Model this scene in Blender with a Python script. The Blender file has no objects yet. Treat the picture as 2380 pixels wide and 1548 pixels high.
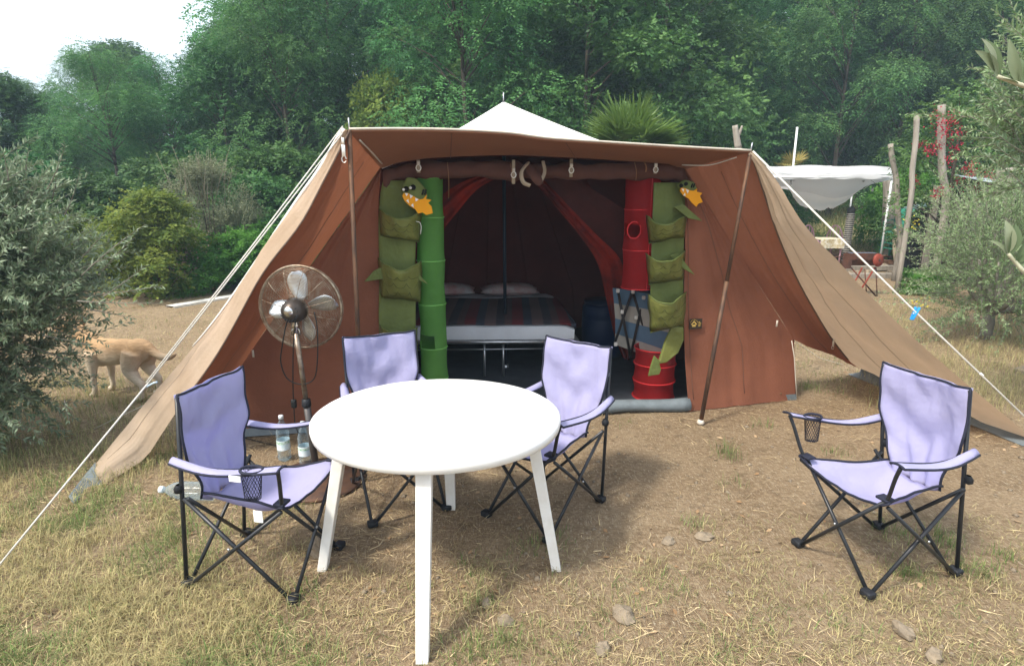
import bpy, math, random
import numpy as np
from mathutils import Vector, Matrix, noise as mnoise

R = math.radians
rnd = random.Random(7)
rng = np.random.default_rng(7)
scene = bpy.context.scene
C = scene.collection

# ------------------------------------------------------------------ camera, sky, sun, exposure
CAM_H, PITCH, FPX = 1.67, R(13.6), 1400.0
cam_d = bpy.data.cameras.new("camera")
cam_d.sensor_width = 36.0
cam_d.lens = 36.0 * FPX / 2380.0
cam_d.clip_start, cam_d.clip_end = 0.05, 2000.0
cam = bpy.data.objects.new("camera", cam_d)
C.objects.link(cam)
cam.location = (0, 0, CAM_H)
cam.rotation_euler = (R(90) - PITCH, 0, 0)
scene.camera = cam

SUN_EL, SUN_AZ = R(53), R(220)          # azimuth of the direction towards the sun, counter-clockwise from +X
sun_dir = Vector((math.cos(SUN_AZ) * math.cos(SUN_EL), math.sin(SUN_AZ) * math.cos(SUN_EL), math.sin(SUN_EL)))
world = bpy.data.worlds.new("World")
scene.world = world
world.use_nodes = True
wn = world.node_tree
wn.nodes.clear()
sky = wn.nodes.new("ShaderNodeTexSky")
sky.sky_type = 'NISHITA'
sky.sun_disc = False
sky.sun_elevation = SUN_EL
sky.sun_rotation = R(90) - SUN_AZ        # sky rotation is clockwise from +Y
sky.dust_density = 5.0
sky.air_density = 1.2
sky.ozone_density = 1.0
wbg = wn.nodes.new("ShaderNodeBackground")
wbg.inputs["Strength"].default_value = 0.15
wout = wn.nodes.new("ShaderNodeOutputWorld")
wmix = wn.nodes.new("ShaderNodeMix")          # thin white high cloud over the whole sky
wmix.data_type = 'RGBA'
wmix.inputs[0].default_value = 0.55
wmix.inputs[7].default_value = (8.3, 8.9, 9.6, 1)
wn.links.new(sky.outputs[0], wmix.inputs[6])
wn.links.new(wmix.outputs[2], wbg.inputs[0])
wn.links.new(wbg.outputs[0], wout.inputs[0])

sun_l = bpy.data.lights.new("sun", 'SUN')
sun_l.energy = 3.1
sun_l.angle = R(8.0)
sun_l.color = (1.0, 0.94, 0.84)
sun = bpy.data.objects.new("sun", sun_l)
C.objects.link(sun)
sun.rotation_euler = sun_dir.to_track_quat('Z', 'Y').to_euler()

vs = scene.view_settings
vs.view_transform, vs.look = 'Standard', 'None'
vs.exposure, vs.gamma = 0.78, 1.0
vs.use_curve_mapping = False
cy = scene.cycles
cy.max_bounces, cy.diffuse_bounces, cy.glossy_bounces = 7, 4, 2
cy.transmission_bounces, cy.transparent_max_bounces, cy.volume_bounces = 5, 10, 0
cy.caustics_reflective = cy.caustics_refractive = False
cy.use_denoising = True


# ------------------------------------------------------------------ measuring helpers
def _ray(px, py):
    dx, dz = (px - 1190) / FPX, -(py - 774) / FPX
    return Vector((dx, math.cos(PITCH) + dz * math.sin(PITCH), -math.sin(PITCH) + dz * math.cos(PITCH)))

def G(px, py, z=0.0):
    """survey: place where a sight line meets height z"""
    d = _ray(px, py)
    t = (z - CAM_H) / d.z
    return Vector((d.x * t, d.y * t, z))

def at(px, py, Y):
    """survey: place where a sight line reaches distance Y"""
    d = _ray(px, py)
    t = Y / d.y
    return Vector((d.x * t, Y, CAM_H + d.z * t))

def lerp(a, b, t):
    return a + (b - a) * t

def smooth(a, b, x):
    t = np.clip((x - a) / (b - a), 0, 1)
    return t * t * (3 - 2 * t)


# ------------------------------------------------------------------ materials
MATS = {}

def mat(name, col, rough=0.7, metal=0.0, var=0.0, vscale=8.0, col2=None, bump=0.0, bscale=60.0,
        trans=0.0, tcol=None, alpha=1.0, spec=0.3, coat=0.0, tint=None, stretch=None, trans_w=0.0, ior=1.45, coords='Object', nv=None, crease=None):
    """procedural material: base colour with noise variation, optional cloth or leaf translucency,
    tint = mesh attribute that mixes towards col2"""
    if name in MATS:
        return MATS[name]
    m = bpy.data.materials.new(name)
    m.use_nodes = True
    nt = m.node_tree
    N, L = nt.nodes, nt.links
    bsdf = N["Principled BSDF"]
    out = N["Material Output"]
    bsdf.inputs["Roughness"].default_value = rough
    bsdf.inputs["Metallic"].default_value = metal
    bsdf.inputs["Specular IOR Level"].default_value = spec
    bsdf.inputs["Alpha"].default_value = alpha
    bsdf.inputs["IOR"].default_value = ior
    bsdf.inputs["Transmission Weight"].default_value = trans_w
    if coat:
        bsdf.inputs["Coat Weight"].default_value = coat
    c2 = col2 if col2 is not None else tuple(min(1, c * (1 - var)) for c in col)
    col_sock = None
    tc = N.new("ShaderNodeTexCoord")
    vec = tc.outputs[coords]
    if stretch:
        mp = N.new("ShaderNodeMapping")
        mp.inputs["Scale"].default_value = stretch
        L.new(vec, mp.inputs[0])
        vec = mp.outputs[0]
    if tint:
        atn = N.new("ShaderNodeAttribute")
        atn.attribute_name = tint
        mx = N.new("ShaderNodeMix")
        mx.data_type = 'RGBA'
        mx.inputs[6].default_value = (*col, 1)
        mx.inputs[7].default_value = (*c2, 1)
        L.new(atn.outputs["Fac"], mx.inputs[0])
        col_sock = mx.outputs[2]
        if var:
            oi = N.new("ShaderNodeObjectInfo")
            hs = N.new("ShaderNodeHueSaturation")
            mr = N.new("ShaderNodeMapRange")
            mr.inputs[3].default_value, mr.inputs[4].default_value = 1 - var, 1 + var
            L.new(oi.outputs["Random"], mr.inputs[0])
            L.new(mr.outputs[0], hs.inputs["Value"])
            mr2 = N.new("ShaderNodeMapRange")
            mr2.inputs[3].default_value, mr2.inputs[4].default_value = .5 - .12 * var, .5 + .1 * var
            ml = N.new("ShaderNodeMath"); ml.operation = 'FRACT'
            mm = N.new("ShaderNodeMath"); mm.operation = 'MULTIPLY'; mm.inputs[1].default_value = 7.31
            L.new(oi.outputs["Random"], mm.inputs[0]); L.new(mm.outputs[0], ml.inputs[0]); L.new(ml.outputs[0], mr2.inputs[0])
            L.new(mr2.outputs[0], hs.inputs["Hue"])
            L.new(col_sock, hs.inputs["Color"])
            col_sock = hs.outputs[0]
        if nv:                                    # patchy brightness (scale, low, high)
            nn_ = N.new("ShaderNodeTexNoise"); nn_.inputs["Scale"].default_value = nv[0]; nn_.inputs["Detail"].default_value = 4
            L.new(vec, nn_.inputs["Vector"])
            nm_ = N.new("ShaderNodeMapRange")
            nm_.inputs[1].default_value, nm_.inputs[2].default_value, nm_.inputs[3].default_value, nm_.inputs[4].default_value = .33, .67, nv[1], nv[2]
            L.new(nn_.outputs[0], nm_.inputs[0])
            hv_ = N.new("ShaderNodeHueSaturation")
            L.new(nm_.outputs[0], hv_.inputs["Value"]); L.new(col_sock, hv_.inputs["Color"])
            col_sock = hv_.outputs[0]
    elif var or col2 is not None:
        nz = N.new("ShaderNodeTexNoise")
        nz.inputs["Scale"].default_value = vscale
        nz.inputs["Detail"].default_value = 6
        nz.inputs["Roughness"].default_value = 0.65
        L.new(vec, nz.inputs["Vector"])
        rp = N.new("ShaderNodeMapRange")
        rp.inputs[1].default_value, rp.inputs[2].default_value = 0.35, 0.65
        L.new(nz.outputs[0], rp.inputs[0])
        mx = N.new("ShaderNodeMix")
        mx.data_type = 'RGBA'
        mx.inputs[6].default_value = (*col, 1)
        mx.inputs[7].default_value = (*c2, 1)
        L.new(rp.outputs[0], mx.inputs[0])
        col_sock = mx.outputs[2]
    bsdf.inputs["Base Color"].default_value = (*col, 1)
    if col_sock:
        L.new(col_sock, bsdf.inputs["Base Color"])
    if bump:
        nb = N.new("ShaderNodeTexNoise")
        nb.inputs["Scale"].default_value = bscale
        nb.inputs["Detail"].default_value = 5
        L.new(vec, nb.inputs["Vector"])
        bp = N.new("ShaderNodeBump")
        bp.inputs["Strength"].default_value = bump
        bp.inputs["Distance"].default_value = 0.02
        hgt = nb.outputs[0]
        if crease:                                # sharp crumple lines (scale, weight)
            rg = N.new("ShaderNodeTexNoise")
            rg.noise_type = 'RIDGED_MULTIFRACTAL'
            rg.inputs["Scale"].default_value, rg.inputs["Detail"].default_value, rg.inputs["Distortion"].default_value = crease[0], 3, .8
            L.new(vec, rg.inputs["Vector"])
            ma = N.new("ShaderNodeMath"); ma.operation = 'MULTIPLY_ADD'; ma.inputs[1].default_value = crease[1]
            L.new(rg.outputs[0], ma.inputs[0]); L.new(hgt, ma.inputs[2])
            hgt = ma.outputs[0]
        L.new(hgt, bp.inputs["Height"])
        L.new(bp.outputs[0], bsdf.inputs["Normal"])
    if trans:
        tr = N.new("ShaderNodeBsdfTranslucent")
        tr.inputs[0].default_value = (*(tcol or col), 1)
        if col_sock and tcol is None:
            L.new(col_sock, tr.inputs[0])
        ms = N.new("ShaderNodeMixShader")
        ms.inputs[0].default_value = trans
        L.new(bsdf.outputs[0], ms.inputs[1])
        L.new(tr.outputs[0], ms.inputs[2])
        L.new(ms.outputs[0], out.inputs[0])
    MATS[name] = m
    return m


def wood_mat(name, a, b):
    return mat(name, a, .85, col2=b, vscale=9, stretch=(1, 1, .12), bump=.5, bscale=30)


# ------------------------------------------------------------------ mesh helpers
class MB:
    def __init__(self):
        self.v, self.f, self.m = [], [], []

    def add(self, verts, faces, mi=0):
        o = len(self.v)
        self.v.extend([tuple(p) for p in verts])
        for f in faces:
            self.f.append(tuple(i + o for i in f))
            self.m.append(mi)
        return self

    def box(self, c, s, rot=None, mi=0, bev=0.0):
        x, y, z = s[0] / 2, s[1] / 2, s[2] / 2
        pts = [Vector((sx * x, sy * y, sz * z)) for sx in (-1, 1) for sy in (-1, 1) for sz in (-1, 1)]
        if rot is not None:
            pts = [rot @ p for p in pts]
        c = Vector(c)
        return self.add([p + c for p in pts], [(0, 1, 3, 2), (4, 6, 7, 5), (0, 4, 5, 1), (2, 3, 7, 6), (0, 2, 6, 4), (1, 5, 7, 3)], mi)

    def tube(self, pts, r, n=8, cap=True, mi=0, closed=False, flat=1.0):
        pts = [Vector(p) for p in pts]
        rs = r if isinstance(r, (list, tuple)) else [r] * len(pts)
        k = len(pts)
        verts = []
        prev = None
        for i, p in enumerate(pts):
            if closed:
                t = pts[(i + 1) % k] - pts[i - 1]
            else:
                t = pts[min(i + 1, k - 1)] - pts[max(i - 1, 0)]
            t.normalize()
            if prev is None:
                a = Vector((0, 0, 1)) if abs(t.z) < .9 else Vector((1, 0, 0))
                u = t.cross(a).normalized()
            else:
                u = (prev - t * prev.dot(t)).normalized()
            w = t.cross(u)
            prev = u
            for j in range(n):
                an = 2 * math.pi * j / n
                verts.append(p + (u * math.cos(an) + w * math.sin(an) * flat) * rs[i])
        faces = []
        for i in range(k if closed else k - 1):
            i2 = (i + 1) % k
            for j in range(n):
                j2 = (j + 1) % n
                faces.append((i * n + j, i * n + j2, i2 * n + j2, i2 * n + j))
        if cap and not closed:
            faces.append(tuple(range(n))[::-1])
            faces.append(tuple((k - 1) * n + j for j in range(n)))
        return self.add(verts, faces, mi)

    def lathe(self, prof, c=(0, 0, 0), n=24, axis=None, mi=0, cap=False):
        c = Vector(c)
        q = Vector((0, 0, 1)).rotation_difference(Vector(axis)) if axis is not None else None
        verts = []
        for r_, z_ in prof:
            for j in range(n):
                a = 2 * math.pi * j / n
                p = Vector((r_ * math.cos(a), r_ * math.sin(a), z_))
                verts.append((q @ p if q else p) + c)
        faces = []
        for i in range(len(prof) - 1):
            for j in range(n):
                j2 = (j + 1) % n
                faces.append((i * n + j, i * n + j2, (i + 1) * n + j2, (i + 1) * n + j))
        if cap:
            faces.append(tuple(range(n))[::-1])
            faces.append(tuple((len(prof) - 1) * n + j for j in range(n)))
        return self.add(verts, faces, mi)

    def grid(self, rows, mi=0, flip=False):
        """rows: list of equal-length lists of points"""
        nu, nv = len(rows), len(rows[0])
        faces = []
        for i in range(nu - 1):
            for j in range(nv - 1):
                f = (i * nv + j, i * nv + j + 1, (i + 1) * nv + j + 1, (i + 1) * nv + j)
                faces.append(f[::-1] if flip else f)
        return self.add([p for r_ in rows for p in r_], faces, mi)

    def poly_slab(self, pts, nrm, th, mi=0):
        """flat outline given thickness th along nrm"""
        nrm = Vector(nrm).normalized()
        n = len(pts)
        a = [Vector(p) + nrm * th / 2 for p in pts]
        b = [Vector(p) - nrm * th / 2 for p in pts]
        faces = [tuple(range(n)), tuple(range(2 * n - 1, n - 1, -1))]
        for i in range(n):
            j = (i + 1) % n
            faces.append((i, i + n, j + n, j))
        return self.add(a + b, faces, mi)

    def build(self, name, material, parent=None, smooth_=True, bevel=0.0, solid=0.0, sub=0, local=False):
        me = bpy.data.meshes.new(name)
        off = Vector((0, 0, 0))
        if parent is not None and not local:
            off = Vector(parent["_w"]) if "_w" in parent.keys() else Vector((0, 0, 0))
        me.from_pydata([(p[0] - off.x, p[1] - off.y, p[2] - off.z) for p in self.v], [], self.f)
        ms = material if isinstance(material, (list, tuple)) else [material]
        for m in ms:
            if m: me.materials.append(m)
        if len(ms) > 1:
            me.polygons.foreach_set("material_index", self.m)
        if smooth_:
            me.polygons.foreach_set("use_smooth", [True] * len(me.polygons))
        me.update()
        o = bpy.data.objects.new(name, me)
        C.objects.link(o)
        if parent is not None:
            o.parent = parent
            if "_w" in parent.keys():
                o["_w"] = parent["_w"]
        if bevel:
            b = o.modifiers.new("bevel", 'BEVEL')
            b.width, b.segments, b.limit_method, b.angle_limit = bevel, 2, 'ANGLE', R(40)
        if sub:
            s = o.modifiers.new("sub", 'SUBSURF')
            s.levels = s.render_levels = sub
        if solid:
            s = o.modifiers.new("solid", 'SOLIDIFY')
            s.thickness, s.offset = solid, 0
        return o


def tag(o, label=None, cat=None, group=None, kind=None):
    if label: o["label"] = label
    if cat: o["category"] = cat
    if group: o["group"] = group
    if kind: o["kind"] = kind
    return o

def thing(name, label, cat, loc=(0, 0, 0), group=None):
    o = bpy.data.objects.new(name, None)
    C.objects.link(o)
    o.location = loc
    o.empty_display_size = 0.1
    o["_w"] = tuple(loc)
    return tag(o, label, cat, group)

def copy_tree(o, parent=None):
    c = o.copy()
    C.objects.link(c)
    c.parent = parent
    for ch in [x for x in bpy.data.objects if x.parent == o]:
        copy_tree(ch, c)
    return c

def np_mesh(name, verts, quads, material, parent=None, tint=None, smooth_=False, tris=False):
    """fast mesh from arrays; tint = one value per face"""
    me = bpy.data.meshes.new(name)
    nv, nf = len(verts), len(quads)
    k = quads.shape[1]
    me.vertices.add(nv)
    me.vertices.foreach_set("co", np.ascontiguousarray(verts, np.float32).ravel())
    me.loops.add(nf * k)
    me.loops.foreach_set("vertex_index", np.ascontiguousarray(quads, np.int32).ravel())
    me.polygons.add(nf)
    me.polygons.foreach_set("loop_start", np.arange(nf, dtype=np.int32) * k)
    me.polygons.foreach_set("loop_total", np.full(nf, k, np.int32))
    if tint is not None:
        a = me.attributes.new("tint", 'FLOAT', 'FACE')
        a.data.foreach_set("value", np.ascontiguousarray(tint, np.float32))
    if smooth_:
        me.polygons.foreach_set("use_smooth", np.ones(nf, bool))
    me.materials.append(material)
    me.update(calc_edges=True)
    o = bpy.data.objects.new(name, me)
    C.objects.link(o)
    if parent is not None:
        o.parent = parent
    return o

def unit(a):
    return a / np.maximum(np.linalg.norm(a, axis=-1, keepdims=True), 1e-9)

def diamonds(P, D, Nn, ln, wd, fold=0.0):
    """leaf-shaped quads: base P, direction D, face normal hint Nn"""
    D = unit(D)
    S = unit(np.cross(D, Nn))
    U = np.cross(S, D)
    ln = np.broadcast_to(ln, (len(P),))[:, None]
    wd = np.broadcast_to(wd, (len(P),))[:, None]
    v = np.stack([P, P + D * ln * .45 + S * wd * .5 + U * fold * wd, P + D * ln, P + D * ln * .45 - S * wd * .5 + U * fold * wd], 1)
    q = np.arange(len(P) * 4).reshape(-1, 4)
    return v.reshape(-1, 3), q

def vnoise(x, y, s=1.0, seed=0.0):
    return mnoise.noise(Vector((x * s + seed, y * s - seed * .7, seed * 1.3)))


# ------------------------------------------------------------------ ground and hillside
def hz(x, y):
    """height of the land"""
    x = np.asarray(x, float); y = np.asarray(y, float)
    k = smooth(-16, 4, x)
    y0 = 13.0 + 0.0 * x
    z = 0.10 * np.clip(y - y0, 0, 7)
    z = z + lerp(.16, .42, k) * np.clip(y - y0 - 6, 0, 34)
    return z

def relief(x, y):
    return .018 * (mnoise.noise(Vector((x * .9, y * .9, 3.1)))) + .007 * mnoise.noise(Vector((x * 4.1, y * 4.1, 9.7)))

def gz(x, y):
    return float(hz(x, y)) + relief(x, y) * (1 if abs(x) < 30 and y < 40 else 0)

def build_ground():
    def axis(lo, hi, fine_lo, fine_hi, step):
        a = list(np.arange(fine_lo, fine_hi, step))
        s, p = step, fine_hi
        while p < hi:
            a.append(p); s *= 1.25; p += s
        a.append(hi)
        s, p = step, fine_lo
        while p > lo:
            s *= 1.25; p -= s; a.insert(0, max(p, lo))
        return sorted(set(round(v, 4) for v in a))
    xs = axis(-400, 400, -6, 6, .09)
    ys = axis(-200, 700, .2, 9, .09)
    X, Y = np.meshgrid(xs, ys)
    Z = hz(X, Y)
    for j in range(X.shape[0]):
        for i in range(X.shape[1]):
            if abs(X[j, i]) < 30 and -5 < Y[j, i] < 40:
                Z[j, i] += relief(X[j, i], Y[j, i])
    nx, ny = len(xs), len(ys)
    idx = np.arange(nx * ny).reshape(ny, nx)
    q = np.stack([idx[:-1, :-1], idx[:-1, 1:], idx[1:, 1:], idx[1:, :-1]], -1).reshape(-1, 4)
    m = bpy.data.materials.new("dry_earth")
    m.use_nodes = True
    N, L = m.node_tree.nodes, m.node_tree.links
    b = N["Principled BSDF"]
    b.inputs["Roughness"].default_value = .95
    b.inputs["Specular IOR Level"].default_value = .1
    tc = N.new("ShaderNodeTexCoord")
    def nz(scale, detail=6, rough=.65, stretch=None, dist=0):
        t = N.new("ShaderNodeTexNoise")
        t.inputs["Scale"].default_value, t.inputs["Detail"].default_value = scale, detail
        t.inputs["Roughness"].default_value = rough
        t.inputs["Distortion"].default_value = dist
        if stretch:
            mp = N.new("ShaderNodeMapping"); mp.inputs["Scale"].default_value = stretch
            mp.inputs["Rotation"].default_value = (0, 0, .6)
            L.new(tc.outputs["Object"], mp.inputs[0]); L.new(mp.outputs[0], t.inputs["Vector"])
        else:
            L.new(tc.outputs["Object"], t.inputs["Vector"])
        return t.outputs[0]
    def rng_(sock, a, b_, lo=0, hi=1):
        r = N.new("ShaderNodeMapRange")
        r.inputs[1].default_value, r.inputs[2].default_value, r.inputs[3].default_value, r.inputs[4].default_value = a, b_, lo, hi
        L.new(sock, r.inputs[0]); return r.outputs[0]
    def mix(f, a, c):
        x = N.new("ShaderNodeMix"); x.data_type = 'RGBA'
        for k_, s in ((0, f), (6, a), (7, c)):
            if hasattr(s, 'is_linked') or isinstance(s, bpy.types.NodeSocket): L.new(s, x.inputs[k_])
            else: x.inputs[k_].default_value = (*s, 1)
        return x.outputs[2]
    base = mix(rng_(nz(1.7), .38, .62), (.285, .208, .130), (.215, .148, .087))
    base = mix(rng_(nz(38, 8, .75), .45, .7), base, (.40, .305, .19))
    base = mix(rng_(nz(9, 5), .55, .75), base, (.135, .094, .058))
    base = mix(rng_(nz(150, 3, .7, (1, .18, 1)), .56, .70), base, (.48, .40, .28))
    base = mix(rng_(nz(120, 3, .7, (.18, 1, 1)), .58, .70), base, (.12, .075, .04))
    # grassy far slope
    sp = N.new("ShaderNodeSeparateXYZ"); L.new(tc.outputs["Object"], sp.inputs[0])
    far = rng_(sp.outputs[1], 12.0, 15.5)
    grass = mix(rng_(nz(1.2), .4, .65), (.10, .12, .04), (.26, .22, .10))
    fm = N.new("ShaderNodeMath"); fm.operation = 'MULTIPLY'
    L.new(far, fm.inputs[0]); L.new(rng_(nz(.8, 4), .25, .5), fm.inputs[1])
    base = mix(fm.outputs[0], base, grass)
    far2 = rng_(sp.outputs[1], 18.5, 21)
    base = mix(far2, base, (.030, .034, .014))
    L.new(base, b.inputs["Base Color"])
    bp = N.new("ShaderNodeBump"); bp.inputs["Strength"].default_value = .9; bp.inputs["Distance"].default_value = .02
    ad = N.new("ShaderNodeMath"); ad.operation = 'ADD'
    L.new(nz(45, 8, .7), ad.inputs[0]); L.new(nz(140, 4, .7, (1, .25, 1)), ad.inputs[1])
    L.new(ad.outputs[0], bp.inputs["Height"]); L.new(bp.outputs[0], b.inputs["Normal"])
    g = np_mesh("ground", np.stack([X.ravel(), Y.ravel(), Z.ravel()], 1), q, m, smooth_=True)
    tag(g, kind="structure", label="dry trampled earth ground rising to a wooded slope")
    return g

ground = build_ground()


# ------------------------------------------------------------------ straw, grass, stones
def ground_z_arr(x, y):
    return np.array([gz(a, b) for a, b in zip(x, y)])

def straw_density(x, y):
    # most straw front left and centre, bare earth in the middle right
    d = .75 + .0 * x
    bare = np.exp(-(((x - 1.15) / .75) ** 2 + ((y - 3.15) / .75) ** 2))
    bare2 = np.exp(-(((x - 2.6) / .8) ** 2 + ((y - 3.2) / .6) ** 2))
    return np.clip(d + .35 * smooth(.2, -1.2, x) - .50 * smooth(-.3, .6, x) * smooth(1.6, 2.3, y) * smooth(4.6, 3.6, y) - .60 * bare - .35 * bare2, .06, 1)

def scatter(n, x0, x1, y0, y1, dens=None):
    xs, ys = [], []
    tot = 0
    while tot < n:
        # more points near the viewer's side of the yard
        y = y0 + (y1 - y0) * rng.random(n) ** 1.35
        w = .75 * y + .9
        x = np.clip((rng.random(n) * 2 - 1), -1, 1) * np.minimum(w * 1.25, max(abs(x0), abs(x1)))
        ok = (x > x0) & (x < x1)
        if dens is not None:
            ok &= rng.random(n) < dens(x, y)
        xs.append(x[ok]); ys.append(y[ok]); tot += ok.sum()
    return np.concatenate(xs)[:n], np.concatenate(ys)[:n]

straw_mat = mat("straw", (.63, .51, .30), .85, col2=(.32, .225, .12), tint="tint", trans=.15, spec=.15, nv=(30, .62, 1.3))
def build_straw():
    n = 84000
    x, y = scatter(n, -5.5, 5.5, 1.15, 9.0, straw_density)
    # gather into mats
    keep = np.array([mnoise.noise(Vector((a * 2.3, b * 2.3, 0.5))) > -.32 + .5 * rng.random() - .25 for a, b in zip(x, y)])
    inside = (y > 4.15 + .18 * x) & (y < 7.4) & (np.abs(x) < 2.0)
    keep &= ~inside
    x, y = x[keep], y[keep]; n = len(x)
    z = ground_z_arr(x, y) + .003 + .014 * rng.random(n) ** 2
    ln = .015 + .105 * rng.random(n) ** 3.2
    a = rng.random(n) * 2 * math.pi
    tilt = rng.normal(0, .14, n)
    D = np.stack([np.cos(a) * np.cos(tilt), np.sin(a) * np.cos(tilt), np.abs(np.sin(tilt))], 1)
    bend = unit(D + np.stack([rng.normal(0, .25, n), rng.normal(0, .25, n), rng.normal(-.12, .12, n)], 1))
    P = np.stack([x, y, z], 1)
    up = np.array([0, 0, 1.0]) + rng.normal(0, .35, (n, 3))
    S = unit(np.cross(D, up))
    w = (.0006 + .0011 * rng.random(n) ** 1.5)[:, None]
    l2 = (ln * .5)[:, None]
    M = P + D * l2
    E_ = M + bend * l2
    E_[:, 2] = np.maximum(E_[:, 2], z * 0 + P[:, 2] - .004)
    v = np.stack([P - S * w, P + S * w, M + S * w, M - S * w, E_ + S * w * .4, E_ - S * w * .4], 1).reshape(-1, 3)
    b = np.arange(n)[:, None] * 6
    q = np.concatenate([b + np.array([[0, 1, 2, 3]]), b + np.array([[3, 2, 4, 5]])], 1).reshape(-1, 4)
    t = np.repeat(rng.random(n) ** 1.3, 2)
    o = np_mesh("straw", v, q, straw_mat, tint=t)
    tag(o, "loose pale straw and dead grass stalks strewn over the ground", "straw", kind="stuff")
build_straw()

grass_mat = mat("grass_blades", (.50, .42, .215), .7, col2=(.13, .225, .06), tint="tint", trans=.35, spec=.2, nv=(26, .5, 1.32))
def blades(x, y, h, lean, wid, tint):
    n = len(x)
    z = ground_z_arr(x, y) - .004
    a = rng.random(n) * 2 * math.pi
    P = np.stack([x, y, z], 1)
    D = np.stack([np.cos(a), np.sin(a), np.zeros(n)], 1)
    S = np.stack([-np.sin(a), np.cos(a), np.zeros(n)], 1)
    up = np.array([[0, 0, 1.0]])
    h = h[:, None]; lean = lean[:, None]; w = wid[:, None]
    M = P + up * h * .55 + D * lean * h * .35
    E_ = P + up * h * (1 - .45 * np.minimum(lean, 1.4)) + D * lean * h
    v = np.stack([P - S * w, P + S * w, M + S * w * .8, M - S * w * .8, E_ + S * w * .15, E_ - S * w * .15], 1).reshape(-1, 3)
    b = np.arange(n)[:, None] * 6
    q = np.concatenate([b + np.array([[0, 1, 2, 3]]), b + np.array([[3, 2, 4, 5]])], 1).reshape(-1, 4)
    return v, q, np.repeat(tint, 2)

def build_grass():
    X, Y, H, LN, W, T = [], [], [], [], [], []
    def tuft(cx, cy, r, n, h, green, lean=.6):
        X.append(cx + rng.normal(0, r, n)); Y.append(cy + rng.normal(0, r, n))
        H.append(h * (.45 + .8 * rng.random(n))); LN.append(lean * (.3 + 1.2 * rng.random(n)))
        W.append(.0007 + .0011 * rng.random(n)); T.append(np.clip(green + rng.normal(0, .22, n), 0, 1))
    # thick dry-and-green grass in the left foreground
    for _ in range(520):
        px, py = rng.uniform(-120, 760), rng.uniform(1090, 1640)
        if px > 330 + (py - 1100) * .9 and rng.random() < .8:
            continue
        p = G(px, py)
        gn_ = vnoise(p.x, p.y, 2.2, 4.0)
        tuft(p.x, p.y, .05, 36, .085, .78 if gn_ > .06 and rng.random() < .75 else rng.choice([.0, .12]), .9)
    # foreground strip
    for _ in range(260):
        p = G(rng.uniform(600, 2450), rng.uniform(1300, 1640) )
        tuft(p.x, p.y, .05, 22, .05, rng.choice([.0, .2, .8], p=[.68, .16, .16]), 1.1)
    for _ in range(120):
        p = G(rng.uniform(1650, 2450), rng.uniform(1200, 1640))
        tuft(p.x, p.y, .05, 22, .035, rng.choice([.0, .2], p=[.6, .4]), 1.1)
    # named green tufts
    for px, py, n, h in ((1690, 1060, 90, .12), (1610, 1225, 60, .06), (1300, 1250, 60, .05), (1240, 1270, 80, .07), (1700, 1130, 30, .08),
                         (1560, 1375, 50, .05), (2110, 1330, 160, .06), (2190, 1260, 120, .10), (2080, 1240, 80, .08), (1880, 905, 90, .10),
                         (1110, 1400, 80, .06), (1170, 1500, 140, .07), (1080, 1520, 120, .06), (1945, 1050, 60, .06), (1900, 800, 80, .1),
                         (2260, 1330, 120, .08), (1450, 980, 30, .06), (1770, 990, 40, .07), (680, 1190, 70, .07), (2330, 1290, 100, .06)):
        p = G(px, py)
        tuft(p.x, p.y, .05, n, h, .8)
    # rough dry grass on the right beside the tent, at the left clearing and under the olives
    for _ in range(420):
        p = G(rng.uniform(2050, 2500), rng.uniform(690, 960))
        tuft(p.x, p.y, .09, 24, .13, rng.choice([.03, .35], p=[.75, .25]))
    for _ in range(300):
        p = G(rng.uniform(-150, 420), rng.uniform(880, 1110))
        tuft(p.x, p.y, .07, 26, .10, rng.choice([.1, .6], p=[.55, .45]))
    for _ in range(260):
        p = G(rng.uniform(200, 620), rng.uniform(690, 930))
        tuft(p.x, p.y, .10, 16, .05, rng.choice([.05, .6], p=[.65, .35]))
    for _ in range(60):
        p = G(rng.uniform(1850, 2060), rng.uniform(800, 920))
        tuft(p.x, p.y, .06, 16, .06, rng.choice([.1, .8]))
    v, q, t = blades(*[np.concatenate(a) for a in (X, Y, H, LN, W, T)])
    o = np_mesh("grass", v, q, grass_mat, tint=t)
    tag(o, "sparse dry and green grass growing in tufts over the camp ground", "grass", kind="stuff")
    # tall meadow grass behind the pavilion
    n = 26000
    x = rng.uniform(2.5, 16, n); y = rng.uniform(13.6, 20.5, n)
    v, q, t = blades(x, y, .16 + .2 * rng.random(n), .3 + .6 * rng.random(n), .004 + .005 * rng.random(n), np.clip(.45 + rng.normal(0, .3, n), 0, 1))
    o = np_mesh("meadow_grass", v, q, grass_mat, tint=t)
    tag(o, "sunlit meadow grass on the bank behind the white pavilion", "grass", kind="stuff")
build_grass()

stone_mat = mat("field_stone", (.27, .215, .15), .9, col2=(.16, .13, .095), vscale=14, bump=.6, bscale=30)
def rock_mesh(seed, s):
    r = random.Random(seed)
    nl, nr = 9, 6
    mb = MB()
    rows = []
    for i in range(nr + 1):
        th = math.pi * i / nr
        row = []
        for j in range(nl + 1):
            ph = 2 * math.pi * (j % nl) / nl
            d = Vector((math.sin(th) * math.cos(ph), math.sin(th) * math.sin(ph), math.cos(th)))
            f = 1 + .42 * mnoise.noise(d * 1.7 + Vector((seed, seed * .3, 0)))
            row.append(Vector((d.x * s[0], d.y * s[1], d.z * s[2])) * f)
        rows.append(row)
    return mb.grid(rows)

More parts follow.
